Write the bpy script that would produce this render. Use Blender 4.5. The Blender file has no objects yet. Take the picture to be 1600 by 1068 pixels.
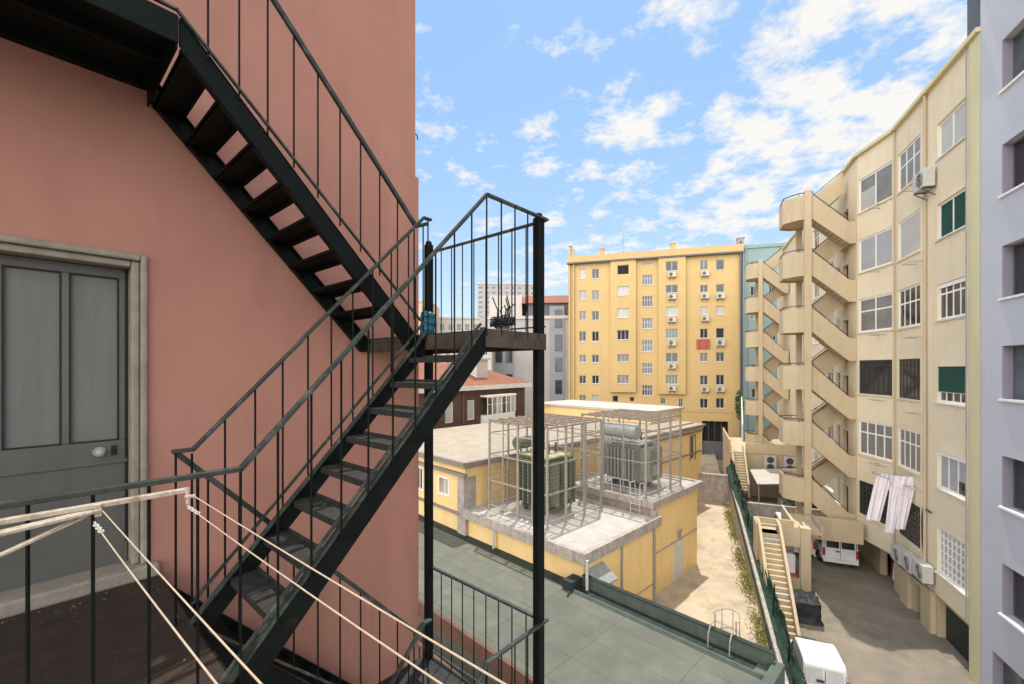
import bpy, bmesh, math, random
EXPO = .8
from mathutils import Vector, Matrix
random.seed(7)
sc = bpy.context.scene
COL = sc.collection
R_ = math.radians

# ------------------------------------------------------------------ helpers
class MB:
    """collects shapes in a local frame and links them as ONE mesh object"""
    def __init__(s, T=None):
        s.v = []; s.f = []; s.T = T or Matrix.Identity(4); s.sm = []
    def add(s, vs, fs, smooth=False):
        n = len(s.v)
        s.v += [s.T @ Vector(p) for p in vs]
        s.f += [tuple(i + n for i in f) for f in fs]
        s.sm += [smooth] * len(fs)
        return s
    def box(s, x0, x1, y0, y1, z0, z1):
        vs = [(x, y, z) for z in (z0, z1) for y in (y0, y1) for x in (x0, x1)]
        return s.add(vs, [(0, 2, 3, 1), (4, 5, 7, 6), (0, 1, 5, 4), (2, 6, 7, 3), (0, 4, 6, 2), (1, 3, 7, 5)])
    def quad(s, a, b, c, d):
        return s.add([a, b, c, d], [(0, 1, 2, 3)])
    def extr(s, poly, vec):
        n = len(poly); vec = Vector(vec)
        vs = [Vector(p) for p in poly] + [Vector(p) + vec for p in poly]
        fs = [tuple(range(n))[::-1], tuple(range(n, 2 * n))]
        fs += [(i, (i + 1) % n, n + (i + 1) % n, n + i) for i in range(n)]
        return s.add(vs, fs)
    def prism(s, poly, z0, z1):
        return s.extr([(p[0], p[1], z0) for p in poly], (0, 0, z1 - z0))
    def bar(s, p0, p1, w, h, ext=0.0):
        p0 = Vector(p0); p1 = Vector(p1); d = (p1 - p0).normalized()
        up = Vector((0, 0, 1)) if abs(d.z) < .98 else Vector((0, 1, 0))
        r = d.cross(up).normalized(); u = r.cross(d).normalized()
        p0 = p0 - d * ext; p1 = p1 + d * ext
        vs = []
        for p in (p0, p1):
            for a, b in ((-1, -1), (1, -1), (1, 1), (-1, 1)):
                vs.append(p + r * a * w / 2 + u * b * h / 2)
        return s.add(vs, [(0, 1, 2, 3), (7, 6, 5, 4), (0, 4, 5, 1), (1, 5, 6, 2), (2, 6, 7, 3), (3, 7, 4, 0)])
    def tube(s, p0, p1, r, n=8, r1=None):
        p0 = Vector(p0); p1 = Vector(p1); d = (p1 - p0).normalized()
        up = Vector((0, 0, 1)) if abs(d.z) < .95 else Vector((1, 0, 0))
        a = d.cross(up).normalized(); b = a.cross(d).normalized()
        r1 = r if r1 is None else r1
        vs = []
        for p, q in ((p0, r), (p1, r1)):
            for i in range(n):
                t = 2 * math.pi * i / n
                vs.append(p + a * math.cos(t) * q + b * math.sin(t) * q)
        s.add(vs, [(i, (i + 1) % n, n + (i + 1) % n, n + i) for i in range(n)], True)
        return s.add([vs[i] for i in range(2 * n)], [tuple(range(n))[::-1], tuple(range(n, 2 * n))])
    def path(s, pts, r, n=6):
        for a, b in zip(pts, pts[1:]): s.tube(a, b, r, n)
        return s
    def blob(s, c, rx, ry, rz, n=10, m=7, jit=0.0, rnd=random):
        c = Vector(c); vs = []; fs = []
        for j in range(m + 1):
            ph = math.pi * j / m - math.pi / 2
            for i in range(n):
                t = 2 * math.pi * i / n; k = 1 + rnd.uniform(-jit, jit)
                vs.append(c + Vector((rx * k * math.cos(t) * math.cos(ph), ry * k * math.sin(t) * math.cos(ph), rz * k * math.sin(ph))))
        for j in range(m):
            for i in range(n):
                fs.append((j * n + i, j * n + (i + 1) % n, (j + 1) * n + (i + 1) % n, (j + 1) * n + i))
        return s.add(vs, fs, True)
    def build(s, name, mat, parent=None, bevel=0, label=None):
        me = bpy.data.meshes.new(name)
        off = OFF.get(root_of(parent), Vector((0, 0, 0))) if parent else Vector((0, 0, 0))
        me.from_pydata([tuple(p - off) for p in s.v], [], s.f)
        bm = bmesh.new(); bm.from_mesh(me)
        for f, k in zip(bm.faces, s.sm): f.smooth = k
        bmesh.ops.recalc_face_normals(bm, faces=bm.faces)
        bm.to_mesh(me); bm.free()
        me.materials.append(mat)
        o = bpy.data.objects.new(name, me); COL.objects.link(o)
        if parent: o.parent = parent
        if bevel:
            m = o.modifiers.new('bevel', 'BEVEL'); m.width = bevel; m.segments = 2; m.limit_method = 'ANGLE'
        if label: o['label'] = label
        return o

OFF = {}
def root_of(o):
    while o is not None and o.parent is not None: o = o.parent
    return o
def frame_pt(fr, p):
    c, s_ = math.cos(R_(fr[2])), math.sin(R_(fr[2]))
    return Vector((fr[0] + c * p[0] - s_ * p[1], fr[1] + s_ * p[0] + c * p[1], p[2]))
def thing(name, label, cat, fr=(0, 0, 0), base=(0, 0, 0), group=None):
    o = bpy.data.objects.new(name, None); COL.objects.link(o)
    o.empty_display_size = .2
    o.location = frame_pt(fr, base); o.rotation_euler = (0, 0, R_(fr[2]))
    OFF[o] = Vector(base)
    return tag(o, label, cat, group)
def tag(o, label, cat, group=None, kind=None):
    if label: o['label'] = label
    if cat: o['category'] = cat
    if group: o['group'] = group
    if kind: o['kind'] = kind
    return o
def place(o, fr, base):
    """put a single-mesh thing into a frame with its origin at base"""
    for v in o.data.vertices: v.co -= Vector(base)
    o.location = frame_pt(fr, base); o.rotation_euler = (0, 0, R_(fr[2]))
    return o
def setting(mb, name, mat, fr=(0, 0, 0)):
    o = mb.build(name, mat); o.location = (fr[0], fr[1], 0); o.rotation_euler = (0, 0, R_(fr[2]))
    o['kind'] = 'structure'; return o
def children(o): return [c for c in bpy.data.objects if c.parent == o]
def copy_tree(o, parent=None):
    kids = children(o)
    c = o.copy(); COL.objects.link(c)
    if parent: c.parent = parent
    for k in kids: copy_tree(k, c)
    return c

# ------------------------------------------------------------------ materials
def mat(name, col, rough=.8, var=.12, scale=2.0, bump=0.0, bscale=60, metal=0.0, stain=None, stain_amt=.0, stain_scale=(1.2, 1.2, .25), spec=.3, stain_lo=.5):
    m = bpy.data.materials.new(name); m.use_nodes = True
    nt = m.node_tree; N = nt.nodes; L = nt.links
    b = N['Principled BSDF']; b.inputs['Roughness'].default_value = rough; b.inputs['Metallic'].default_value = metal
    b.inputs['Specular IOR Level'].default_value = spec
    tc = N.new('ShaderNodeTexCoord')
    n1 = N.new('ShaderNodeTexNoise'); n1.inputs['Scale'].default_value = scale; n1.inputs['Detail'].default_value = 8; n1.inputs['Roughness'].default_value = .65
    L.new(tc.outputs['Object'], n1.inputs['Vector'])
    r = N.new('ShaderNodeValToRGB')
    r.color_ramp.elements[0].position = .3; r.color_ramp.elements[1].position = .7
    lo = tuple(max(0, c * (1 - var)) for c in col) + (1,); hi = tuple(min(1, c * (1 + var)) for c in col) + (1,)
    r.color_ramp.elements[0].color = lo; r.color_ramp.elements[1].color = hi
    L.new(n1.outputs['Fac'], r.inputs['Fac'])
    out = r.outputs['Color']
    if stain:
        mp = N.new('ShaderNodeMapping'); mp.inputs['Scale'].default_value = stain_scale
        L.new(tc.outputs['Object'], mp.inputs['Vector'])
        n2 = N.new('ShaderNodeTexNoise'); n2.inputs['Scale'].default_value = 1.7; n2.inputs['Detail'].default_value = 10; n2.inputs['Roughness'].default_value = .7
        L.new(mp.outputs['Vector'], n2.inputs['Vector'])
        r2 = N.new('ShaderNodeValToRGB'); r2.color_ramp.elements[0].position = stain_lo; r2.color_ramp.elements[1].position = stain_lo + .22
        r2.color_ramp.elements[0].color = (0, 0, 0, 1); r2.color_ramp.elements[1].color = (stain_amt,) * 3 + (1,)
        L.new(n2.outputs['Fac'], r2.inputs['Fac'])
        mx = N.new('ShaderNodeMix'); mx.data_type = 'RGBA'
        L.new(r2.outputs['Color'], mx.inputs['Factor']); L.new(out, mx.inputs['A']); mx.inputs['B'].default_value = tuple(stain) + (1,)
        out = mx.outputs['Result']
    L.new(out, b.inputs['Base Color'])
    if bump:
        n3 = N.new('ShaderNodeTexNoise'); n3.inputs['Scale'].default_value = bscale; n3.inputs['Detail'].default_value = 4
        L.new(tc.outputs['Object'], n3.inputs['Vector'])
        bp = N.new('ShaderNodeBump'); bp.inputs['Strength'].default_value = bump; bp.inputs['Distance'].default_value = .02
        L.new(n3.outputs['Fac'], bp.inputs['Height']); L.new(bp.outputs['Normal'], b.inputs['Normal'])
    return m
def tex_overlay(m, kind, scale_vec, dark, fac, rot=(0, 0, 0), **kw):
    """multiply a brick or wave pattern into a material's colour and add it to its relief"""
    nt = m.node_tree; N = nt.nodes; L = nt.links; b = N['Principled BSDF']
    src = b.inputs['Base Color'].links[0].from_socket
    tc = N.new('ShaderNodeTexCoord'); mp = N.new('ShaderNodeMapping')
    mp.inputs['Scale'].default_value = scale_vec; mp.inputs['Rotation'].default_value = rot
    L.new(tc.outputs['Object'], mp.inputs['Vector'])
    if kind == 'brick':
        t = N.new('ShaderNodeTexBrick'); t.inputs['Color1'].default_value = (1, 1, 1, 1); t.inputs['Color2'].default_value = (.86, .86, .86, 1)
        t.inputs['Mortar'].default_value = (dark, dark, dark, 1); t.inputs['Scale'].default_value = 1
        t.inputs['Mortar Size'].default_value = kw.get('mortar', .02); t.inputs['Brick Width'].default_value = kw.get('bw', .5); t.inputs['Row Height'].default_value = kw.get('rh', .25)
        t.offset = kw.get('offset', .5)
    else:
        t = N.new('ShaderNodeTexWave'); t.inputs['Scale'].default_value = 1; t.inputs['Distortion'].default_value = kw.get('dist', .3); t.bands_direction = kw.get('dir', 'X')
    L.new(mp.outputs['Vector'], t.inputs['Vector'])
    mx = N.new('ShaderNodeMix'); mx.data_type = 'RGBA'; mx.blend_type = 'MULTIPLY'; mx.inputs['Factor'].default_value = fac
    L.new(src, mx.inputs['A']); L.new(t.outputs['Color'], mx.inputs['B']); L.new(mx.outputs['Result'], b.inputs['Base Color'])
    if kw.get('bump'):
        bp = N.new('ShaderNodeBump'); bp.inputs['Strength'].default_value = kw['bump']; bp.inputs['Distance'].default_value = .04
        L.new(t.outputs['Color'], bp.inputs['Height']); L.new(bp.outputs['Normal'], b.inputs['Normal'])
    return m
def glass(name, col, rough=.08, spec=.6):
    return mat(name, col, rough, .5, .7, spec=spec)

M = {}
M['pink'] = mat('pink_plaster', (.355, .172, .133), .85, .09, .9, .10, 70, stain=(.265, .125, .09), stain_amt=.5, stain_scale=(1.3, 1.3, .30), stain_lo=.48)
M['iron'] = mat('dark_green_iron', (.003, .0052, .0047), .55, .5, 6, .15, 40, stain=(.05, .03, .018), stain_amt=.5, stain_scale=(3, 3, 3), stain_lo=.6, spec=.12)
M['iron_rail'] = mat('worn_green_iron', (.018, .026, .0225), .42, .4, 9, .1, 60, stain=(.12, .145, .125), stain_amt=.6, stain_scale=(5, 5, 5), spec=.45)
M['iron_rust'] = mat('rusty_brown_iron', (.055, .04, .028), .7, .5, 5, .3, 30, stain=(.02, .02, .018), stain_amt=.8, stain_scale=(4, 4, 4), stain_lo=.45)
M['tread'] = tex_overlay(mat('chequered_tread', (.030, .029, .026), .6, .5, 14, .2, 90, stain=(.10, .09, .075), stain_amt=.6, stain_scale=(7, 7, 7), stain_lo=.56), 'brick', (22, 22, 22), .4, .6, (0, 0, .78), bump=.35, mortar=.06, bw=.5, rh=.5)
M['floor_brown'] = mat('brown_landing_floor', (.028, .018, .0125), .8, .35, 7, .3, 60, stain=(.085, .066, .05), stain_amt=.8, stain_scale=(9, 9, 9), stain_lo=.6)
M['door'] = mat('grey_aluminium', (.108, .106, .098), .5, .08, 2, .0, metal=.2, stain=(.07, .067, .06), stain_amt=.5, stain_scale=(3, 3, .6))
M['door_panel'] = mat('grey_panel', (.143, .142, .137), .55, .06, 2, metal=.1, stain=(.095, .095, .09), stain_amt=.6, stain_scale=(5, 5, .5))
M['black'] = mat('black_gasket', (.012, .012, .012), .6)
M['stone'] = mat('limestone_trim', (.24, .21, .175), .8, .2, 8, .3, 50, stain=(.22, .17, .13), stain_amt=.7, stain_scale=(4, 4, 4))
M['chrome'] = mat('steel', (.45, .44, .42), .3, .1, 5, metal=.9)
M['rustwhite'] = mat('rusty_white_paint', (.42, .37, .30), .6, .15, 14, .2, 60, stain=(.20, .085, .045), stain_amt=.9, stain_scale=(9, 9, 9), stain_lo=.47)
M['rope'] = mat('cream_cord', (.40, .32, .24), .9, .15, 30)
M['clip'] = mat('white_plastic', (.5, .48, .45), .4, .1, 20)
M['blue'] = mat('blue_plastic', (.014, .10, .15), .5, .3, 12)
M['sub'] = mat('substation_yellow', (.82, .58, .26), .85, .06, .8, .1, 30, stain=(.66, .45, .20), stain_amt=.45, stain_scale=(1.5, 1.5, .3))
M['conc'] = mat('weathered_concrete', (.40, .345, .30), .9, .25, 3, .2, 20, stain=(.20, .155, .14), stain_amt=.7, stain_scale=(3, 3, .7), stain_lo=.48)
M['roofw'] = mat('pale_roof_screed', (.44, .405, .36), .9, .14, 1.5, .15, 20, stain=(.31, .26, .215), stain_amt=.7, stain_scale=(1.3, 1.3, 1.3), stain_lo=.54)
M['roofb'] = mat('beige_roof_screed', (.36, .305, .23), .9, .14, 1.2, .15, 20, stain=(.32, .25, .17), stain_amt=.6, stain_scale=(.6, .6, .6))
M['greenroof'] = tex_overlay(mat('green_felt_roof', (.132, .135, .105), .8, .14, 1.2, .15, 30, stain=(.18, .178, .145), stain_amt=.85, stain_scale=(.55, .55, .55), stain_lo=.5), 'brick', (1, 1, 1), .55, .8, (0, 0, 0), mortar=.014, bw=1.1, rh=2.6, offset=.0, bump=.2)
M['gutter'] = mat('dark_green_gutter', (.022, .032, .027), .7, .4, 3, .1, 20)
M['parapetgreen'] = mat('green_parapet', (.085, .105, .082), .7, .2, 3, .1, 20, stain=(.06, .085, .07), stain_amt=.6)
M['brownwall'] = mat('brown_render', (.15, .085, .06), .9, .25, 2)
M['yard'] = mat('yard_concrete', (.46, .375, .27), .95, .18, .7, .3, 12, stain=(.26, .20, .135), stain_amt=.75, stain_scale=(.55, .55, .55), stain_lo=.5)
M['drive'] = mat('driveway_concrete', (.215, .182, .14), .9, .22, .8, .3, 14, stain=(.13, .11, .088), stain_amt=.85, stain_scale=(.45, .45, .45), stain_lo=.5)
M['ground'] = mat('city_ground', (.24, .21, .17), .95, .2, .3)
M['yellow'] = mat('ochre_paint', (.535, .38, .172), .85, .04, .25, .05, 10, stain=(.45, .315, .14), stain_amt=.45, stain_scale=(.5, .5, .07))
M['yellow_l'] = mat('ochre_trim', (.51, .36, .17), .85, .06, .4)
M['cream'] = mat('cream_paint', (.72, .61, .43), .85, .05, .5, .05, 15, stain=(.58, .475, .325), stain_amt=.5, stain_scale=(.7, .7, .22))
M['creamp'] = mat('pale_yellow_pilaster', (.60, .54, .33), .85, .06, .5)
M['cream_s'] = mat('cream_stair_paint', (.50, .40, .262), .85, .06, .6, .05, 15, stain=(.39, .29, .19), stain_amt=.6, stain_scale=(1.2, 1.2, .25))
M['lilac'] = mat('lilac_paint', (.49, .50, .545), .85, .05, .4, .05, 15, stain=(.43, .435, .48), stain_amt=.5, stain_scale=(.5, .5, .12))
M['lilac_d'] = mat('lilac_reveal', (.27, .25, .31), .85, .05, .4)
M['teal'] = mat('teal_paint', (.22, .30, .30), .85, .08, .4, stain=(.21, .29, .285), stain_amt=.6, stain_scale=(.6, .6, .1))
M['white'] = mat('white_paint', (.80, .78, .74), .6, .06, 3)
M['offwhite'] = mat('aged_white', (.60, .575, .52), .7, .12, 3)
M['greyw'] = mat('grey_render', (.37, .35, .345), .85, .08, .3, stain=(.30, .28, .275), stain_amt=.5, stain_scale=(.5, .5, .1))
M['greyp'] = mat('grey_blue_panel', (.255, .28, .30), .8, .08, .5)
M['greyd'] = mat('dark_grey_cladding', (.12, .12, .125), .7, .1, .5)
M['pale'] = mat('pale_render', (.50, .46, .42), .85, .1, .3)
M['beigeb'] = mat('beige_render', (.55, .42, .29), .85, .1, .3)
M['terra'] = tex_overlay(mat('terracotta_tiles', (.34, .135, .08), .85, .3, 3, .1, 10, stain=(.22, .11, .075), stain_amt=.7, stain_scale=(2, 2, 2)), 'wave', (9, 9, 0), .5, .5, dir='X', bump=.3)
M['brick'] = mat('brown_brick', (.105, .06, .048), .9, .3, 5, .1, 20)
M['glass'] = glass('dark_glass', (.030, .033, .036))
M['glass_b'] = glass('blue_grey_glass', (.085, .10, .115))
M['curtain'] = tex_overlay(mat('curtained_glass', (.27, .26, .235), .3, .18, 1.6, spec=.5), 'wave', (4.5, 4.5, 0), .4, .55, dir='X', dist=1.5)
M['curtain_l'] = tex_overlay(mat('pale_curtain_glass', (.50, .48, .44), .3, .12, 1.6, spec=.5), 'wave', (4.5, 4.5, 0), .5, .35, dir='X', dist=1.5)
M['blind'] = tex_overlay(mat('roller_blind', (.55, .53, .48), .6, .06, 2), 'wave', (0, 0, 22), .6, .22, dir='Z', bump=.15)
M['blind_g'] = mat('grey_blind', (.36, .36, .37), .6, .08, 2)
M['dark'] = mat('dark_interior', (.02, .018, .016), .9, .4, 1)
M['darkframe'] = mat('dark_window_frame', (.045, .038, .034), .5)
M['green'] = mat('green_awning', (.012, .060, .043), .8, .15, 3)
M['ac'] = mat('air_conditioner_grey', (.50, .485, .45), .5, .1, 4)
M['pipe'] = mat('grey_pipe', (.30, .30, .29), .5, .15, 4)
M['galv'] = mat('galvanised_steel', (.37, .34, .29), .55, .2, 6, metal=.25)
M['redsteel'] = mat('red_oxide_steel', (.25, .19, .145), .7, .3, 4)
M['trgreen'] = mat('transformer_green', (.105, .125, .08), .6, .15, 4, stain=(.06, .08, .05), stain_amt=.5, stain_scale=(3, 3, .6))
M['trgreen_l'] = mat('transformer_cover', (.42, .40, .22), .6, .2, 4)
M['trgrey'] = mat('transformer_grey', (.23, .235, .20), .6, .15, 4, stain=(.13, .13, .11), stain_amt=.5, stain_scale=(3, 3, .6))
M['trgrey_l'] = mat('transformer_tank_grey', (.36, .37, .33), .55, .12, 4)
M['porc'] = mat('brown_porcelain', (.10, .04, .025), .3, .2, 8, spec=.6)
M['van'] = mat('white_car_paint', (.72, .72, .70), .25, .03, 1, spec=.6)
M['rubber'] = mat('tyre_rubber', (.02, .02, .02), .8)
M['bumper'] = mat('grey_bumper', (.06, .06, .062), .6)
M['redlamp'] = mat('red_lamp_lens', (.35, .02, .02), .2, spec=.6)
M['tarp'] = mat('black_tarpaulin', (.016, .017, .019), .55, .5, 4, .4, 8)
M['net'] = mat('green_netting', (.011, .038, .026), .85, .5, 5, stain=(.05, .10, .07), stain_amt=.8, stain_scale=(.8, 9, 9), stain_lo=.48)
M['cloth'] = mat('white_cotton', (.74, .68, .71), .9, .05, 3)
M['redcloth'] = tex_overlay(mat('red_patterned_cloth', (.42, .11, .09), .9, .2, 6), 'brick', (4, 4, 4), .55, .8, bw=.4, rh=.25)
M['leaf'] = mat('leaf_green', (.06, .10, .03), .7, .4, 3)
M['weed'] = mat('dry_weed', (.30, .27, .09), .9, .45, 2)
M['orange'] = mat('orange_render', (.62, .36, .15), .85, .1, 1)
M['redfloor'] = mat('red_tile_floor', (.42, .10, .07), .6, .15, 5)
M['garage'] = tex_overlay(mat('dark_green_shutter', (.03, .042, .038), .5, .1, 2), 'wave', (0, 0, 20), .5, .5, dir='Z', bump=.2)
M['corrug'] = tex_overlay(mat('grey_corrugated', (.16, .165, .175), .5, .15, 2, metal=.3), 'wave', (14, 14, 0), .4, .6, dir='X', bump=.5)
M['wood'] = mat('brown_door', (.10, .055, .03), .6, .2, 3)

# net is a see-through mesh in places
nt = M['net'].node_tree; b_ = nt.nodes['Principled BSDF']
tc_ = nt.nodes.new('ShaderNodeTexCoord'); mp_ = nt.nodes.new('ShaderNodeMapping'); mp_.inputs['Scale'].default_value = (3.0, 3.0, .7)
nz_ = nt.nodes.new('ShaderNodeTexNoise'); nz_.inputs['Scale'].default_value = 3; nz_.inputs['Detail'].default_value = 8
rp_ = nt.nodes.new('ShaderNodeValToRGB'); rp_.color_ramp.elements[0].position = .27; rp_.color_ramp.elements[1].position = .34
nt.links.new(tc_.outputs['Object'], mp_.inputs['Vector']); nt.links.new(mp_.outputs['Vector'], nz_.inputs['Vector'])
nt.links.new(nz_.outputs['Fac'], rp_.inputs['Fac']); nt.links.new(rp_.outputs['Color'], b_.inputs['Alpha'])

# ------------------------------------------------------------------ camera, light, sky
cam = bpy.data.cameras.new('camera'); co = bpy.data.objects.new('camera', cam); COL.objects.link(co)
FPX = 680.0; HOR = 575.0
cam.sensor_width = 36; cam.lens = 36 * FPX / 1600
cam.shift_y = (HOR - 534) / 1600
co.location = (0, 0, 0); co.rotation_euler = (R_(90), 0, 0)
cam.clip_start = .05; cam.clip_end = 3000
sc.camera = co
def at(px, py, Y): return Vector(((px - 800) / FPX * Y, Y, (HOR - py) / FPX * Y))
ELEV, AZ = 69, 15      # the sun stands high, straight ahead beyond the yard
sl = bpy.data.lights.new('sun', 'SUN'); sl.energy = 2.5; sl.angle = R_(.5); sl.color = (1, .95, .87)
so = bpy.data.objects.new('sun', sl); COL.objects.link(so)
sd = Vector((math.sin(R_(AZ)) * math.cos(R_(ELEV)), math.cos(R_(AZ)) * math.cos(R_(ELEV)), math.sin(R_(ELEV))))
so.rotation_euler = sd.to_track_quat('Z', 'Y').to_euler(); so.location = sd * 60

w = bpy.data.worlds.new('World'); sc.world = w; w.use_nodes = True
N = w.node_tree.nodes; L = w.node_tree.links
bg = N['Background']; bg.inputs['Strength'].default_value = .15
sky = N.new('ShaderNodeTexSky'); sky.sky_type = 'NISHITA'; sky.sun_disc = False
sky.sun_elevation = R_(ELEV); sky.sun_rotation = R_(AZ); sky.dust_density = .6
tc = N.new('ShaderNodeTexCoord'); sep = N.new('ShaderNodeSeparateXYZ'); L.new(tc.outputs['Generated'], sep.inputs[0])
def mth(op, a, b=None, clamp=False):
    n = N.new('ShaderNodeMath'); n.operation = op; n.use_clamp = clamp
    for i, x in enumerate((a, b)):
        if x is None: continue
        if isinstance(x, (int, float)): n.inputs[i].default_value = x
        else: L.new(x, n.inputs[i])
    return n.outputs[0]
zc = mth('ADD', mth('MAXIMUM', sep.outputs['Z'], 0.0), .16)
cx = mth('DIVIDE', sep.outputs['X'], zc); cy = mth('DIVIDE', sep.outputs['Y'], zc)
cmb = N.new('ShaderNodeCombineXYZ'); L.new(cx, cmb.inputs[0]); L.new(cy, cmb.inputs[1]); cmb.inputs[2].default_value = 3.7
def noise(scale, detail, rough, dist=0.0, off=(0, 0, 0)):
    mp = N.new('ShaderNodeMapping'); mp.inputs['Location'].default_value = off; L.new(cmb.outputs[0], mp.inputs['Vector'])
    n = N.new('ShaderNodeTexNoise'); n.inputs['Scale'].default_value = scale; n.inputs['Detail'].default_value = detail
    n.inputs['Roughness'].default_value = rough; n.inputs['Distortion'].default_value = dist
    L.new(mp.outputs['Vector'], n.inputs['Vector']); return n.outputs['Fac']
big = noise(2.1, 4, .55, .2, CLOUD_OFF if 'CLOUD_OFF' in globals() else (2.0, 1.0, 0)); fine = noise(7.5, 12, .62, .1, (5, 3, 0))
# more cloud towards the right of the view
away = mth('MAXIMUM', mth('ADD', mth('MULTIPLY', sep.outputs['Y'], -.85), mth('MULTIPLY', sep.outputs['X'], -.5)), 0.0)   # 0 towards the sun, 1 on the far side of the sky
side = mth('ADD', mth('MULTIPLY', mth('ADD', sep.outputs['X'], -.12), .12), mth('MULTIPLY', away, .45))  # away term adds unseen cloud behind the camera as fill for the walls
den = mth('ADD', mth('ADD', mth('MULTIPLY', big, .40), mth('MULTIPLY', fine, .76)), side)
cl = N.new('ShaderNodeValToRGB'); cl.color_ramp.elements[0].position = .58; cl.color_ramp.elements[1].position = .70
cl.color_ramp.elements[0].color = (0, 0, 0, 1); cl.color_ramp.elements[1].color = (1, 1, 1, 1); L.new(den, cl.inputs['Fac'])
hz = N.new('ShaderNodeMix'); hz.data_type = 'RGBA'; hz.inputs['Factor'].default_value = .75
hr_ = N.new('ShaderNodeMix'); hr_.data_type = 'RGBA'; hr_.inputs['A'].default_value = (1.05, 2.0, 3.3, 1); hr_.inputs['B'].default_value = (2.7, 3.2, 3.7, 1)
L.new(mth('MULTIPLY', mth('POWER', mth('SUBTRACT', 1.0, mth('MAXIMUM', sep.outputs['Z'], 0.0), True), 3.2), .95), hr_.inputs['Factor']); L.new(hr_.outputs['Result'], hz.inputs['B'])
L.new(sky.outputs[0], hz.inputs['A'])
mx = N.new('ShaderNodeMix'); mx.data_type = 'RGBA'
# extra-bright cloud out of view, added to light the camera-facing walls
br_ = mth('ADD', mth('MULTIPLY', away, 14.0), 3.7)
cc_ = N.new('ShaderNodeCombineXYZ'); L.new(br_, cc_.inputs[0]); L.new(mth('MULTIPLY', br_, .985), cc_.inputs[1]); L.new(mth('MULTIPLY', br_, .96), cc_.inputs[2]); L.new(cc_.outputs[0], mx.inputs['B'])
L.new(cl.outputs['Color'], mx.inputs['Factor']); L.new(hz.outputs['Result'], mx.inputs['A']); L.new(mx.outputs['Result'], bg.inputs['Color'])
sc.view_settings.view_transform = 'Standard'; sc.view_settings.look = 'None'; sc.view_settings.exposure = EXPO; sc.view_settings.gamma = 1
sc.render.engine = 'CYCLES'
sc.cycles.max_bounces = 8

# ------------------------------------------------------------------ frames: origin x, y and heading of each building line
P = (0, 0, 48.58)            # pink house: x along its wall, y into the house
S = (2.71, 16.46, 44.4)      # substation
RB = (16.0, 14.8, 67.67)     # cream house: x along its front, y out into the drive
YB = (7.8, 60.2, -16.44)     # ochre block
G = -10.9                    # yard level

def facade(mb, x0, x1, z0, z1, ops, depth=.18, sg=-1, y=0.0, top=True):
    """a wall face with real openings and reveals; sg is the outward side"""
    xs = sorted({x0, x1, *[o[0] for o in ops], *[o[1] for o in ops]})
    zs = sorted({z0, z1, *[o[2] for o in ops], *[o[3] for o in ops]})
    for i in range(len(xs) - 1):
        for j in range(len(zs) - 1):
            cxm = (xs[i] + xs[i + 1]) / 2; czm = (zs[j] + zs[j + 1]) / 2
            if any(o[0] < cxm < o[1] and o[2] < czm < o[3] for o in ops): continue
            mb.quad((xs[i], y, zs[j]), (xs[i + 1], y, zs[j]), (xs[i + 1], y, zs[j + 1]), (xs[i], y, zs[j + 1]))
    yb = y - sg * depth
    for a, b, c, d in ops:
        mb.quad((a, y, c), (b, y, c), (b, yb, c), (a, yb, c)); mb.quad((a, y, d), (b, y, d), (b, yb, d), (a, yb, d))
        mb.quad((a, y, c), (a, y, d), (a, yb, d), (a, yb, c)); mb.quad((b, y, c), (b, y, d), (b, yb, d), (b, yb, c))
def body(mb, x0, x1, yf, yb, z0, z1):
    """the three hidden sides of a block and its lid"""
    mb.quad((x0, yf, z0), (x0, yb, z0), (x0, yb, z1), (x0, yf, z1)); mb.quad((x1, yf, z0), (x1, yb, z0), (x1, yb, z1), (x1, yf, z1))
    mb.quad((x0, yb, z0), (x1, yb, z0), (x1, yb, z1), (x0, yb, z1))
    mb.quad((x0, yf, z1), (x1, yf, z1), (x1, yb, z1), (x0, yb, z1))
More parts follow.
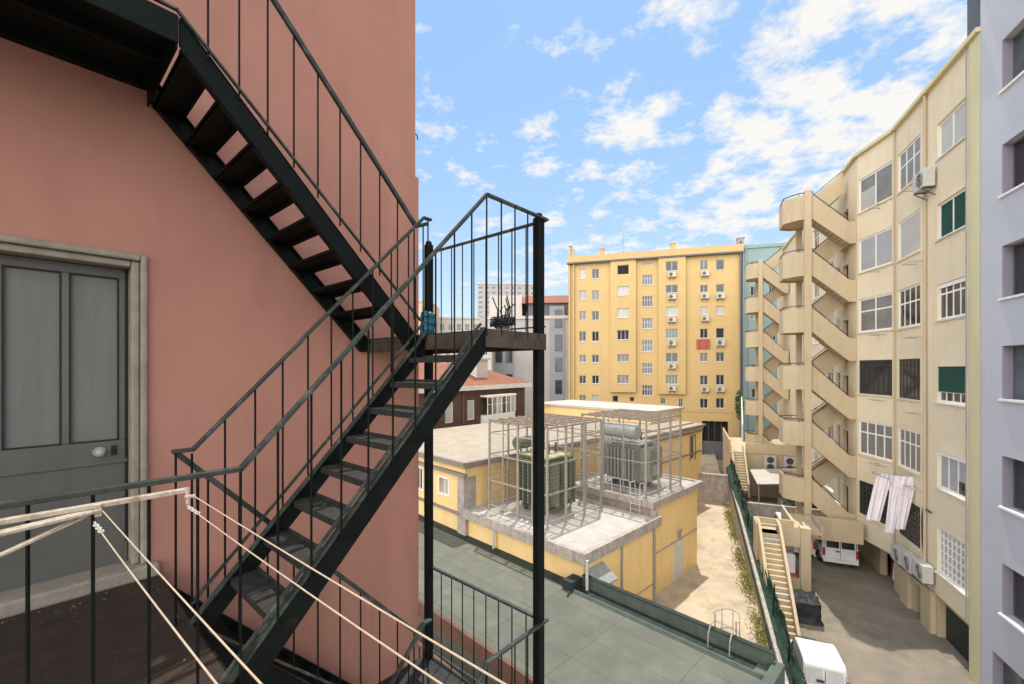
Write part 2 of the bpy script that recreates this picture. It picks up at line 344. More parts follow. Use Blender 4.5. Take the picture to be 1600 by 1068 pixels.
def window(parent, o, sg=-1, y=0.0, rec=.14, fm='white', pm='glass', nx=2, tz=None, fw=.06, mw=.04, sill=None, T=None, panes=None, blind=None, bm='blind'):
    """frame mesh > pane, sill, blind"""
    x0, x1, z0, z1 = o; yo = y - sg * rec; yi = y - sg * (rec + .05)
    a, b = min(yo, yi), max(yo, yi)
    m = MB(T)
    m.box(x0, x0 + fw, a, b, z0, z1); m.box(x1 - fw, x1, a, b, z0, z1)
    m.box(x0 + fw, x1 - fw, a, b, z0, z0 + fw); m.box(x0 + fw, x1 - fw, a, b, z1 - fw, z1)
    s = .004
    for k in range(1, nx):
        xm = x0 + (x1 - x0) * k / nx; m.box(xm - mw / 2, xm + mw / 2, a + s, b - s, z0 + fw, z1 - fw)
    for t in (tz or []):
        zm = z0 + (z1 - z0) * t; m.box(x0 + fw, x1 - fw, a + 2 * s, b - 2 * s, zm - mw / 2, zm + mw / 2)
    w_ = m.build('window', M[fm], parent)
    yp = (a + b) / 2
    p = MB(T); p.box(x0 + .01, x1 - .01, yp - .006, yp + .006, z0 + .01, z1 - .01); p.build('pane', M[pm], w_)
    if panes:
        for (f0, f1, g0, g1, k) in panes:
            q = MB(T); yq = yp + sg * .012
            q.box(x0 + (x1 - x0) * f0 + .03, x0 + (x1 - x0) * f1 - .03, yq - .004, yq + .004, z0 + (z1 - z0) * g0 + .03, z0 + (z1 - z0) * g1 - .03); q.build('pane', M[k], w_)
    if blind:
        q = MB(T); yq = yo + sg * .03; q.box(x0 + .02, x1 - .02, yq - .015, yq + .015, z1 - (z1 - z0) * blind, z1 - .01); q.build('blind', M[bm], w_)
    if sill:
        q = MB(T); ys = y + sg * .07
        q.box(x0 - .06, x1 + .06, min(ys, yo), max(ys, yo), z0 - .07, z0 - .002); q.build('sill', M[sill], w_)
    return w_

# ------------------------------------------------------------------ setting: ground, yard, driveway
g = MB(); g.quad((-900, -600, -13), (900, -600, -13), (900, 1500, -13), (-900, 1500, -13)); setting(g, 'ground', M['ground'])
yd = MB(); yd.prism([(-40, 6.32), (60, 6.32), (60, 30), (-40, 30)], -13.2, G); setting(yd, 'yard', M['yard'], RB)
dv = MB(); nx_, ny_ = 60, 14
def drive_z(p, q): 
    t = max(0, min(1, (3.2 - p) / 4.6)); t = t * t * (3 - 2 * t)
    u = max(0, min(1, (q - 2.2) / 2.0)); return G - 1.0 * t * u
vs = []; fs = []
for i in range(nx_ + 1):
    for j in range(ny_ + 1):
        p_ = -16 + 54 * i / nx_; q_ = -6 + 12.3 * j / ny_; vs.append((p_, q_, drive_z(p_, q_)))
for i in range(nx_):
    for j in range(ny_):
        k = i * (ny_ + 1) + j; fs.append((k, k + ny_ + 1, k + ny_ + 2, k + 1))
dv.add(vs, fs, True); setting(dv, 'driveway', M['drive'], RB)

# ------------------------------------------------------------------ pink house with its grey door
ph = thing('pink_house', 'tall pink plastered house with a grey door behind the iron stairs', 'house', P, (-2, 4, -12.9))
b = MB()
WB = 3.97
ops = [(-.53, .565, -1.37, .745)]
facade(b, -9, 2.89, 2.1, 11.5, [], .2, -1, WB)
facade(b, -9, 2.925, -12.9, 2.1, ops, .30, -1, WB - .012)
b.quad((2.89, WB, 2.1), (2.925, WB, 2.1), (2.925, WB - .012, 2.1), (-9, WB - .012, 2.1))
b.quad((2.89, WB, 2.1), (2.89, 12, 2.1), (2.89, 12, 11.5), (2.89, WB, 11.5))
b.quad((2.925, WB - .012, -12.9), (2.925, 12, -12.9), (2.925, 12, 2.1), (2.925, WB - .012, 2.1))
b.quad((-9, WB, 11.5), (2.89, WB, 11.5), (2.89, 12, 11.5), (-9, 12, 11.5))
b.quad((-9, WB, -12.9), (-9, 12, -12.9), (-9, 12, 11.5), (-9, WB, 11.5)); b.quad((-9, 12, -12.9), (2.9, 12, -12.9), (2.9, 12, 11.5), (-9, 12, 11.5))
b.build('wall', M['pink'], ph)
tr = MB()
tr.box(.562, .60, 3.928, 4.0, -1.361, .785); tr.box(-.565, -.527, 3.928, 4.0, -1.361, .785); tr.box(-.527, .562, 3.929, 4.0, .742, .785)
tr.box(.515, .561, 3.962, 4.098, -1.361, .741); tr.box(-.526, -.48, 3.962, 4.098, -1.361, .741); tr.box(-.48, .515, 3.963, 4.098, .695, .741)
tr.build('door_frame', M['stone'], ph, .012)
th = MB(); th.box(-.60, .66, 3.88, 4.20, -1.455, -1.362); th.build('threshold', M['stone'], ph, .015)
dr = MB(); yd0, yd1 = 4.10, 4.15
cols = [(-.36, -.108), (-.068, .184), (.222, .466)]
z0, z1, pa, pb = -1.37, .695, -.50, .63
dr.box(-.48, .512, yd0, yd1, pb, z1); dr.box(-.48, .512, yd0, yd1, z0, pa)
e = [-.48] + [c for k in cols for c in k] + [.512]
for i in range(0, len(e), 2): dr.box(e[i], e[i + 1], yd0, yd1, pa, pb)
dr.box(-.48, .512, yd0 - .012, yd0 - .001, -.66, -.63); dr.box(-.48, .512, yd0 - .012, yd0 - .001, z0, -1.22)
door = dr.build('door', M['door'], ph, .004)
for c0, c1 in cols:
    q = MB(); q.box(c0 + .008, c1 - .008, yd0 + .018, yd0 + .03, pa + .008, pb - .008); q.build('panel', M['door_panel'], door)
gk = MB()
for c0, c1 in cols:
    for bx in ((c0, c0 + .008, pa, pb), (c1 - .008, c1, pa, pb), (c0 + .008, c1 - .008, pa, pa + .008), (c0 + .008, c1 - .008, pb - .008, pb)):
        gk.box(bx[0], bx[1], yd0 - .003, yd0 + .03, bx[2], bx[3])
gk.box(.497, .514, yd0 - .004, yd0 - .0005, z0, z1)
gk.build('gasket', M['black'], door)
hd = MB(); hd.tube((.365, yd0, -.57), (.365, yd0 - .05, -.57), .012, 10); hd.blob((.365, yd0 - .065, -.57), .028, .022, .028); hd.tube((.365, yd0, -.57), (.365, yd0 - .008, -.57), .034, 14)
hd.build('door_knob', M['pipe'], door)
lk = MB(); lk.box(.425, .455, yd0 - .008, yd0 - .0005, -.60, -.535); lk.tube((.44, yd0 - .008, -.568), (.44, yd0 - .012, -.568), .010, 10); lk.build('keyhole_plate', M['black'], door)
hk = MB(); hk.path([(2.88, 4.02, 2.62), (2.95, 4.02, 2.60), (2.96, 4.02, 2.555)], .006, 6); hk.build('wall_hook', M['iron'], ph)

# ------------------------------------------------------------------ iron fire-escape staircase
st = thing('iron_staircase', 'dark green iron fire-escape staircase zigzagging up the pink wall', 'staircase', P, (2.4, 3.1, -12.9))
RISE, RUN, SL = .193, .1822, .193 / .1822
A0, A1 = .66, 2.30
BO, BI = 2.29, 3.03          # lower flight, outer and inner edge
UO, UI = 3.10, 3.93          # upper flight along the wall
def railing(pts, rods, low=None, w=.034, h=.022, m='iron_rail', rr=.0062):
    r = MB()
    for p0, p1 in zip(pts, pts[1:]): r.bar(p0, p1, w, h, .009)
    hr = r.build('handrail', M[m], st, .004)
    if low:
        q = MB()
        for p0, p1 in zip(low, low[1:]): q.bar(p0, p1, .024, .012, .004)
        q.build('bottom_rail', M[m], hr)
    for (a, bb, zt, zb) in rods:
        q = MB(); q.tube((a, bb, zt), (a, bb, zb), rr, 7); q.build('baluster', M['iron'], hr)
    return hr
def stringer(poly, b0, b1, flange=True):
    m = MB(); m.extr([(a, b0, z) for a, z in poly], (0, b1 - b0, 0))
    return m.build('stringer', M['iron'], st, .004)
def flight_low(z0, rail=True, n0=1):
    L_ = lambda a: z0 + (a - A0) * SL
    zp = z0 + 9 * RISE
    poly = [(.60, L_(.60) + .012), (2.298, L_(2.298) + .012), (2.298, L_(2.298) - .165), (.60, L_(.60) - .165)]
    for (b0, b1) in ((BO, BO + .012), (BI - .012, BI)): stringer(poly, b0, b1)
    fl = MB()     # flanges turned inwards
    for (b0, b1) in ((BO - .003, BO + .05), (BI - .05, BI + .003)):
        fl.extr([(.605, b0, L_(.605) + .013), (.605, b1, L_(.605) + .013), (.605, b1, L_(.605) + .022), (.605, b0, L_(.605) + .022)], (1.69, 0, 1.69 * SL))
    fl.build('stringer_flange', M['iron_rail'], st)
    for k in range(1, 9):
        a = A0 + k * RUN; z = z0 + k * RISE - .004
        t = MB(); t.box(a, a + .156, BO + .013, BI - .013, z - .012, z); t.box(a, a + .008, BO + .013, BI - .013, z - .042, z - .0121); t.box(a + .148, a + .156, BO + .013, BI - .013, z - .012, z + .02)
        t.build('tread', M['tread'], st)
    if not rail: return
    hz_ = .985; slope = (zp + 1.0 - z0 - hz_) / (A1 - .681)
    H = lambda a: z0 + hz_ + (a - .681) * slope
    rods = [(a, BO - .01, z0 + hz_, z0 - .06) for a in [.681 - .165 * i for i in range(0, 18)]]
    rods += [(a, BO - .01, H(a), L_(a) - .02) for a in [.681 + .163 * i for i in range(1, 10)]]
    rods += [(a, BO - .01, zp + 1.0, zp - .05) for a in (2.30, 2.46, 2.62, 2.78, 2.93)]
    rods += [(3.025, bb, zp + 1.0, zp - .05) for bb in [2.33 + .17 * i for i in range(0, 10)]]
    railing([(-2.3, BO - .01, z0 + hz_), (.681, BO - .01, z0 + hz_), (A1, BO - .01, zp + 1.0), (3.045, BO - .01, zp + 1.0)], [r for r in rods if r[0] < 3.0], None)
    railing([(3.025, 2.29, zp + .99), (3.025, 3.90, zp + .99)], [r for r in rods if r[0] >= 3.0], [(3.025, 2.29, zp + .07), (3.025, 3.9, zp + .07)])
    lowbar = MB(); off = .062
    lowbar.bar((.62, BO + .035, L_(.62) + off), (2.28, BO + .035, L_(2.28) + off), .022, .012); lowbar.build('bottom_rail', M['iron_rail'], st)
    # inner railing
    rods = [(a, BI + .01, H(a), L_(a) - .02) for a in [.66 + .165 * i for i in range(0, 10)]] + [(.585, BI + .01, z0 + hz_, z0 - .04)] + [(2.345, BI + .01, zp + 1.0, zp)]
    railing([(.575, BI + .01, z0 + hz_), (.665, BI + .01, z0 + hz_), (A1, BI + .01, zp + 1.0), (2.37, BI + .01, zp + 1.0)], rods, [(.66, BI + .01, L_(.66) + .10), (A1, BI + .01, L_(A1) + .10)])
def flight_up(zp, land_rail=True):
    """from the half landing at zp up along the wall to the next door landing"""
    L_ = lambda a: zp + (A1 - a) * SL
    poly = [(2.298, L_(2.298) - .05), (.612, L_(.612) - .05), (.612, L_(.612) - .215), (2.21, zp - .12), (2.298, zp - .12)]
    for (b0, b1) in ((UO, UO + .014), (UI - .014, UI)): stringer(poly, b0, b1)
    fl = MB()
    for (b0, b1) in ((UO - .003, UO + .055), (UI - .055, UI - .001)):
        for dz in (-.049, -.226):
            e_ = 2.295 if dz > -.1 else 2.205; fl.extr([(e_, b0, L_(e_) + dz), (e_, b1, L_(e_) + dz), (e_, b1, L_(e_) + dz + .010), (e_, b0, L_(e_) + dz + .010)], (.62 - e_, 0, (e_ - .62) * SL))
    fl.build('stringer_flange', M['iron'], st)
    for k in range(1, 9):
        a = A1 - k * RUN - .05; z = zp + k * RISE
        t = MB(); t.box(a - .168, a, UO + .015, UI - .015, z - .012, z); t.box(a - .008, a, UO + .015, UI - .015, z - .042, z - .0121); t.box(a - .168, a - .16, UO + .015, UI - .015, z - .012, z + .02)
        t.build('tread', M['iron'], st)
    H = lambda a: zp + .87 + (A1 - a) * 1.077
    LB = lambda a: zp + 1.764 - (a - .60) * .964
    zt = zp + 9 * RISE
    rods = [(a, UO - .012, H(a), LB(a) - .06) for a in [2.235 - .165 * i for i in range(0, 10)]] + [(2.33, UO - .012, zp + .95, zp)]
    railing([(2.37, UO - .012, zp + .975), (2.255, UO - .012, zp + .925), (.60, UO - .012, H(.60))] + ([(-2.2, UO - .012, H(.60))] if land_rail else []), rods, [(2.30, UO - .012, LB(2.30)), (.60, UO - .012, LB(.60))] + ([(-2.2, UO - .012, LB(.60))] if land_rail else []), h=.03)
    return zt
def half_landing(zp):
    m = MB(); m.box(A1, 3.02, BO + .005, UI, zp - .012, zp); o = m.build('platform', M['tread'], st)
    q = MB()
    q.box(A1, 3.02, BO - .012, BO + .005, zp - .125, zp + .006); q.box(3.02, 3.034, BO - .012, UI, zp - .125, zp + .006)
    q.box(A1 - .002, A1 + .012, BI, UI, zp - .125, zp - .013); q.box(A1 - .002, A1 + .012, BO + .006, BI, zp - .125, zp - .013)
    q.box(2.40, 2.92, 3.04, 3.09, zp - .11, zp - .013)
    q.build('fascia', M['iron_rust'], o, .004)
ZD = -1.45
ZH = ZD + 9 * RISE
flight_low(ZD); half_landing(ZH)
ZT = flight_up(ZH)
ZD2 = ZD - 18 * RISE
half_landing(ZD2 + 9 * RISE); flight_up(ZD2 + 9 * RISE, False); flight_low(ZD2)
# landings in front of the doors
m = MB(); m.box(-2.6, .655, BO - .004, 3.955, ZD - .05, ZD); o = m.build('landing_floor', M['floor_brown'], st)
m = MB(); m.box(-2.6, .66, BO - .02, BO - .005, ZD - .16, ZD + .012); m.box(.656, .668, BO - .02, 3.95, ZD - .16, ZD - .002); m.build('fascia', M['iron'], o)
m = MB(); m.box(-2.6, .595, UO - .004, 3.956, ZT - .02, ZT); o = m.build('landing_floor', M['iron'], st)
m = MB(); m.box(-2.6, .606, UO - .02, UO - .005, ZT - .165, ZT - .005); m.box(.596, .606, UO - .004, 3.95, ZT - .19, ZT + .0)
m.box(-2.6, .595, 3.90, 3.955, ZT - .08, ZT - .021); m.box(-2.6, .595, 3.5, 3.54, ZT - .08, ZT - .021)
m.build('fascia', M['iron'], o, .004)
m = MB(); m.box(-2.6, .655, BO - .004, 3.955, ZD2 - .05, ZD2); o = m.build('landing_floor', M['floor_brown'], st)
for (a, bb, zt) in ((2.985, 2.325, 1.30), (3.0, 3.875, 1.36)):
    m = MB(); m.box(a - .039, a + .039, bb - .039, bb + .039, -12.9, zt); o = m.build('post', M['iron'], st, .012)
    m = MB(); m.blob((a, bb, zt + .012), .036, .036, .035); m.build('cap', M['iron'], o)

# things left on the half landing
bd = MB()
bd.box(2.93, 3.01, 2.68, 2.79, ZH + .002, ZH + .10)
bun = thing('rope_bundle', 'tangled black bundle with stiff stalks resting at the outer edge of the stair landing', 'bundle', P, (2.93, 2.72, ZH))
bd.build('block', M['pipe'], bun)
cl_ = MB()
for i in range(26):
    t = random.uniform(0, 6.28); r1 = random.uniform(.05, .10); cz = ZH + .10 + random.uniform(0, .075)
    pts = [(2.96 + r1 * math.cos(t + k * .5), 2.73 + 1.3 * r1 * math.sin(t + k * .5), cz + .02 * math.sin(k + t)) for k in range(8)]
    cl_.path(pts, .007, 5)
cl_.build('coil', M['tarp'], bun)
sk = MB()
for i in range(7):
    a, bb = 2.96 + random.uniform(-.04, .04), 2.73 + random.uniform(-.06, .06)
    sk.path([(a, bb, ZH + .14), (a + random.uniform(-.03, .03), bb + random.uniform(-.03, .03), ZH + .24), (a + random.uniform(-.06, .06), bb + random.uniform(-.06, .06), ZH + .27 + random.uniform(.0, .12))], .006, 5)
sk.build('stalk', M['tarp'], bun)
bl = MB(); rr = random.Random(3)
for k in range(7): bl.blob((2.955 + rr.uniform(-.02, .02), 3.835 + rr.uniform(-.02, .02), ZH + .055 + .037 * k), .085, .085, .055, 12, 7, .16, rr)
o = bl.build('plastic_bag', M['blue']); place(o, P, (2.945, 3.845, ZH)); tag(o, 'crumpled blue plastic bag tied round the foot of the corner post', 'bag')

# ------------------------------------------------------------------ clothes-line bracket on the landing rail and its lines
br = thing('line_bracket', 'rusty white clothes-line bracket fixed along the landing rail', 'bracket', P, (.2, 2.24, -.52))
m = MB(); m.bar((-2.0, 2.245, -.512), (.475, 2.245, -.512), .03, .018); m.build('rail_bar', M['rustwhite'], br, .003)
m = MB(); m.bar((.20, 2.235, -.528), (-1.25, 1.72, -.52), .045, .012); m.build('arm', M['rustwhite'], br, .003)
m = MB(); m.bar((.165, 2.235, -.54), (-1.2, 2.05, -1.02), .028, .010); m.build('brace', M['rustwhite'], br, .003)
m = MB(); m.tube((.47, 2.232, -.50), (.47, 2.228, -.565), .008, 8); m.tube((.458, 2.222, -.535), (.492, 2.21, -.535), .008, 8); m.box(.185, .205, 2.22, 2.238, -.55, -.505)
m.build('hook', M['rustwhite'], br, .002)
fk = MB(); rf_ = random.Random(14)
for i in range(80):
    a = rf_.uniform(-1.2, .62); bb = 3.86 - abs(rf_.gauss(0, .18)) if i % 4 else rf_.uniform(2.4, 3.85); s_ = rf_.uniform(.002, .007) * (1 if i % 16 else 2.6); t_ = rf_.uniform(0, 3)
    if bb < 2.35: continue
    c, s = math.cos(t_) * s_, math.sin(t_) * s_
    fk.extr([(a - c, bb - s, ZD + .001), (a + s * .7, bb - c * .7, ZD + .001), (a + c, bb + s * .8, ZD + .001), (a - s * .6, bb + c * .9, ZD + .001)], (0, 0, rf_.uniform(.001, .004)))
o = fk.build('paint_flakes', M['stone']); o.location = (0, 0, 0); o.rotation_euler = (0, 0, R_(P[2])); tag(o, 'pale paint flakes and grit scattered over the brown landing floor', 'debris', None, 'stuff')
def clothes_line(p0, p1, lab):
    t = thing('clothes_line', lab, 'clothes line', P, p0, 'cream clothes lines strung from the landing rail')
    p0 = Vector(p0); p1 = Vector(p1); d = (p1 - p0)
    up, lo = MB(), MB()
    for mb, dz, sag, da in ((up, 0, .02, 0.012), (lo, -.035, .05, -.012)):
        pts = [p0 + d * (k / 14) + Vector((da, 0, dz - sag * 4 * (k / 14) * (1 - k / 14) * .5)) for k in range(15)]
        mb.path(pts, .0022, 6)
    up.build('cord', M['rope'], t); lo.build('cord', M['rope'], t)
    ch = MB(); dn = d.normalized()
    for k in range(6):
        c = p0 + dn * (.025 + .022 * k) + Vector((-.012, 0, -.036)); r_ = .007
        n_ = Vector((0, 0, 1)) if k % 2 else Vector((1, 0, 0)).cross(dn).cross(dn)
        pts = [c + dn * .016 * math.cos(x * math.pi / 4) + (Vector((1, 0, 0)) if k % 2 else Vector((0, 0, 1))) * r_ * math.sin(x * math.pi / 4) for x in range(9)]
        ch.path(pts, .0022, 5)
    ch.build('chain', M['clip'], t)
clothes_line((.195, 2.215, -.53), (.35, -.75, -.55), 'doubled cream clothes line nearest the left, chained to the bracket by the door')
clothes_line((.475, 2.215, -.535), (.62, -.75, -.56), 'doubled cream clothes line on the right, crossing in front of the iron steps')

# ------------------------------------------------------------------ low building with the green felt roof
GZ = -8.2
lb = thing('green_roof_building', 'low building with a green felt roof and dark gutter below the stairs', 'building', S, (-2.5, 3, -12.9))
m = MB(); m.box(-5.0, -.02, -6.35, 26, -12.9, GZ); m.build('roof', M['greenroof'], lb)
# far-edge gutter and sloping parapet, only along the part beyond the substation corner
m = MB(); m.box(-.55, -.07, .05, 26, GZ + .002, GZ + .012); m.box(-.62, -.08, -6.0, .04, GZ + .002, GZ + .010); m.build('gutter', M['gutter'], lb)
m = MB()
m.extr([(-.10, -6.36, GZ + .42), (.02, -6.36, GZ + .42), (.02, -6.36, GZ - .5), (-.10, -6.36, GZ - .5)], (0, 6.34, 0))
for k in range(7): m.box(-.112, -.101, -6.1 + .9 * k, -6.075 + .9 * k, GZ + .02, GZ + .40)
m.extr([(-.62, -6.36, GZ + .001), (-.62, -6.36, GZ + .10), (-.68, -6.36, GZ + .10), (-.74, -6.36, GZ + .001)], (0, 6.34, 0))
m.build('parapet', M['parapetgreen'], lb)
m = MB(); m.box(-.13, .05, -6.4, -.02, GZ + .421, GZ + .45); m.build('parapet_coping', M['gutter'], lb)
m = MB(); m.box(-5.0, .05, -6.62, -6.36, GZ - .6, GZ + .20); m.build('end_parapet', M['parapetgreen'], lb)
m = MB(); m.box(-5.12, -5.0, -6.5, 26, GZ - .45, GZ + .04); m.build('eaves_board', M['brownwall'], lb)
m = MB(); m.box(-.75, -.1, -.02, .42, GZ + .02, GZ + .35); m.tube((-1.1, -.1, GZ + .03), (-.75, .05, GZ + .10), .035); m.build('roof_outlet', M['gutter'], lb)
# caged ladder
ld = thing('caged_ladder', 'galvanised ladder with safety hoops at the edge of the green roof', 'ladder', S, (.22, -5.05, G))
m = MB()
for q in (-5.35, -4.75):
    m.tube((.16, q, G), (.16, q, GZ + .80), .022); m.path([(.16, q, GZ + .62), (-.18, q, GZ + .60), (-.36, q, GZ + .40), (-.40, q, GZ + .02)], .02)
m.build('stile', M['galv'], ld)
for k in range(12):
    m = MB(); m.tube((.16, -5.35, G + .3 + k * .27), (.16, -4.75, G + .3 + k * .27), .013, 6); m.build('rung', M['galv'], ld)
for z in (GZ + .78, GZ + .2, GZ - .4):
    m = MB(); pts = [(.16 + .62 * math.sin(t * math.pi / 8), -5.05 + .36 * math.cos(t * math.pi / 8) * (1 if 1 else 1), z) for t in range(9)]
    m.path(pts, .018); m.build('hoop', M['galv'], ld)
m = MB()
for t in (2, 4, 6): m.tube((.16 + .62 * math.sin(t * math.pi / 8), -5.05 + .36 * math.cos(t * math.pi / 8), GZ - .4), (.16 + .62 * math.sin(t * math.pi / 8), -5.05 + .36 * math.cos(t * math.pi / 8), GZ + .78), .013, 6)
m.build('cage_bar', M['galv'], ld)
# terrace seen through the stair foot
tz = thing('lower_terrace', 'small sunlit beige terrace with a low balustrade under the stairs', 'terrace', S, (-7.2, 4, -12.9))
m = MB(); m.box(-9.2, -5.14, -6, 20, -12.9, -9.6); m.build('slab', M['roofb'], tz)
m = MB(); m.box(-5.75, -5.65, -6, 12, -9.0, -8.92)
for k in range(70): m.box(-5.74, -5.66, -5.9 + .25 * k, -5.84 + .25 * k, -9.6, -9.0)
m.build('balustrade', M['brownwall'], tz)

# ------------------------------------------------------------------ substation
sb = thing('substation_building', 'yellow flat-roofed substation building carrying the caged transformers', 'building', S, (5, 4, -12.9))
NZ, RZ, HZ = -6.9, -6.28, -4.6
m = MB()
facade(m, 0, 7.2, -12.9, NZ - .42, [], y=0, sg=-1)
m.v = [Vector((0, v.x, v.z)) for v in m.v]      # front wall lies along t
m.quad((0, 0, -12.9), (5.67, 0, -12.9), (5.67, 0, NZ - .42), (0, 0, NZ - .42))
m.quad((5.67, 0, -12.9), (5.67, .3, -12.9), (5.67, .3, NZ - .42), (5.67, 0, NZ - .42))
hood_ops = []
m.quad((5.67, .3, -12.9), (11, .3, -12.9), (11, .3, RZ - .3), (5.67, .3, RZ - .3))
m.quad((11, .3, -12.9), (11, 5.1, -12.9), (11, 5.1, RZ - .3), (11, .3, RZ - .3))
# hall and left wing
facade(m, 11, 23.4, -12.9, HZ - .35, [(21.2, 22.1, -7.3, -5.5)], y=5.1, sg=-1)
m.quad((23.4, 5.1, -12.9), (23.4, 18, -12.9), (23.4, 18, HZ - .35), (23.4, 5.1, HZ - .35))
m.quad((11, 5.1, -12.9), (11, 7.2, -12.9), (11, 7.2, HZ - .35), (11, 5.1, HZ - .35))
m.quad((0, 7.2, -12.9), (11, 7.2, -12.9), (11, 7.2, HZ - .35), (0, 7.2, HZ - .35))
n = MB(); facade(n, 7.2, 18, -12.9, HZ - .35, [(8.6, 9.4, -6.55, -5.75), (11.0, 11.8, -6.75, -5.6), (13.2, 14.0, -6.75, -5.6)], .15, -1, 0)
n.v = [Vector((v.y, v.x, v.z)) for v in n.v]; m.add(n.v, n.f)
m.quad((0, 18, -12.9), (23.4, 18, -12.9), (23.4, 18, HZ - .35), (0, 18, HZ - .35))
m.build('wall', M['sub'], sb)
rf = MB(); rf.box(-.02, 5.6, .1, 7.19, NZ - .5, NZ - .10); rf.build('near_roof', M['roofw'], sb)
rf = MB(); rf.box(5.85, 11, .35, 5.09, RZ - .5, RZ - .08); rf.build('rear_roof', M['roofw'], sb)
rf = MB(); rf.box(-.15, 11, 7.05, 18, HZ - .35, HZ); rf.box(11.001, 23.55, 4.95, 18, HZ - .35, HZ); rf.box(11.2, 23.1, 5.6, 17.6, HZ + .001, HZ + .12); rf.build('hall_roof', M['roofb'], sb, .02)
fa = MB()
fa.box(-.22, .0, -.22, 7.35, NZ - .44, NZ); fa.box(.001, 5.85, -.22, .0, NZ - .44, NZ); fa.box(5.61, 5.85, .001, 6.0, NZ - .44, RZ + .0 - .34)
fa.build('fascia', M['conc'], sb, .015)
fa = MB(); fa.box(5.5, 11.25, .05, .34, RZ - .32, RZ); fa.box(5.62, 5.86, .341, 5.09, RZ - .33, RZ); fa.box(11.01, 11.25, .341, 5.09, RZ - .32, RZ - .002); fa.build('fascia', M['conc'], sb, .015)
fa = MB(); fa.box(5.602, 5.618, .25, 7.18, NZ - .1, RZ - .33); fa.build('upstand', M['redsteel'], sb)
co_ = MB(); co_.box(-.30, -.15, 6.95, 18.2, HZ - .16, HZ - .01); co_.box(-.22, -.001, 7.0, 18.1, HZ - .75, HZ - .60); co_.box(-.12, 0, 7.2, 18, -7.35, -7.22)
co_.box(-.149, 11.0, 6.88, 7.049, HZ - .18, HZ - .01); co_.box(11.0, 23.7, 4.80, 4.949, HZ - .16, HZ - .01); co_.box(11.3, 23.5, 4.98, 5.098, HZ - .62, HZ - .50); co_.box(11.3, 23.5, 5.02, 5.098, RZ - .6, RZ - .5)
co_.build('cornice', M['stone'], sb)
pl = MB(); pl.box(-.18, .6, 6.95, 7.6, -12.9, NZ - .45); pl.box(-.10, .7, 7.19, 7.7, NZ - .45, HZ - .8); pl.build('pilaster', M['conc'], sb)
us = MB(); us.box(19.3, 25, 7.5, 20, HZ + .13, HZ + .95); us.build('upper_block', M['sub'], sb)
us = MB(); us.box(19.1, 25.2, 7.3, 20.2, HZ + .951, HZ + 1.16); us.build('upper_roof', M['roofw'], sb, .02)
for (a, bb, zt) in ((-.26, 4.9, NZ - .44), (-.30, -.30, NZ - .2)):
    d = MB(); d.tube((a + .1, bb, -12.9), (a + .1, bb, zt), .06, 10); d.build('drainpipe', M['ac'], sb)
for a in (2.6, 5.4):
    d = MB(); d.tube((a, -.07, -12.9), (a, -.07, NZ - .44), .045 if a < 3 else .07, 8); d.build('drainpipe', M['pipe'], sb)
sl_ = MB(); sl_.box(5.69, 10.98, .27, .299, -8.95, -8.89); sl_.box(0.02, 5.65, -.03, -.001, -10.0, -9.94); sl_.build('string_course', M['conc'], sb)
gt = MB(); gt.box(8.55, 8.85, .22, .299, -8.85, -8.5); gt.box(8.45, 8.95, .19, .221, -8.48, -8.42); gt.build('vent', M['pipe'], sb)
dr_ = MB(); dr_.box(8.1, 9.1, .255, .299, G, -8.96); dr_.build('door', M['offwhite'], sb)
hd = MB(); hd.extr([(.15, -.0, -7.65), (.15, -.7, -8.1), (.15, -.7, -8.16), (.15, -.05, -7.72)], (1.1, 0, 0)); hd.box(.2, 1.2, -.5, -.02, -8.55, -8.2); hd.build('vent_hood', M['pipe'], sb)
aw = MB(); aw.T = Matrix.Identity(4)
pa_ = [(21.25 + .4 + .36 * math.cos(t), 5.2, -5.95 + .36 * math.sin(t)) for t in [math.pi * k / 8 for k in range(9)]]
o = MB(); o.box(21.2, 22.1, 5.22, 5.27, -7.3, -5.5); o = o.build('window', M['glass'], sb)
f_ = MB(); f_.box(21.1, 21.2, 5.04, 5.098, -7.4, -5.45); f_.box(22.1, 22.2, 5.04, 5.098, -7.4, -5.45); f_.box(21.1, 22.2, 5.04, 5.098, -5.449, -5.35); f_.box(21.62, 21.68, 5.18, 5.22, -7.3, -5.5); f_.build('frame', M['stone'], o)
for (t0, t1, za, zb, k) in ((8.6, 9.4, -6.55, -5.75, 'curtain_l'), (11.0, 11.8, -6.75, -5.6, 'glass'), (13.2, 14.0, -6.75, -5.6, 'glass')):
    o = MB(); o.box(.10, .14, t0, t1, za, zb); o = o.build('window', M[k], sb)
    f_ = MB(); f_.box(-.04, .0 - .001, t0 - .09, t0, za - .08, zb + .08); f_.box(-.04, -.001, t1, t1 + .09, za - .08, zb + .08); f_.box(-.04, -.001, t0, t1, zb, zb + .08); f_.box(-.04, -.001, t0, t1, za - .08, za); f_.box(.07, .10, (t0 + t1) / 2 - .03, (t0 + t1) / 2 + .03, za, zb); f_.build('frame', M['white'], o)

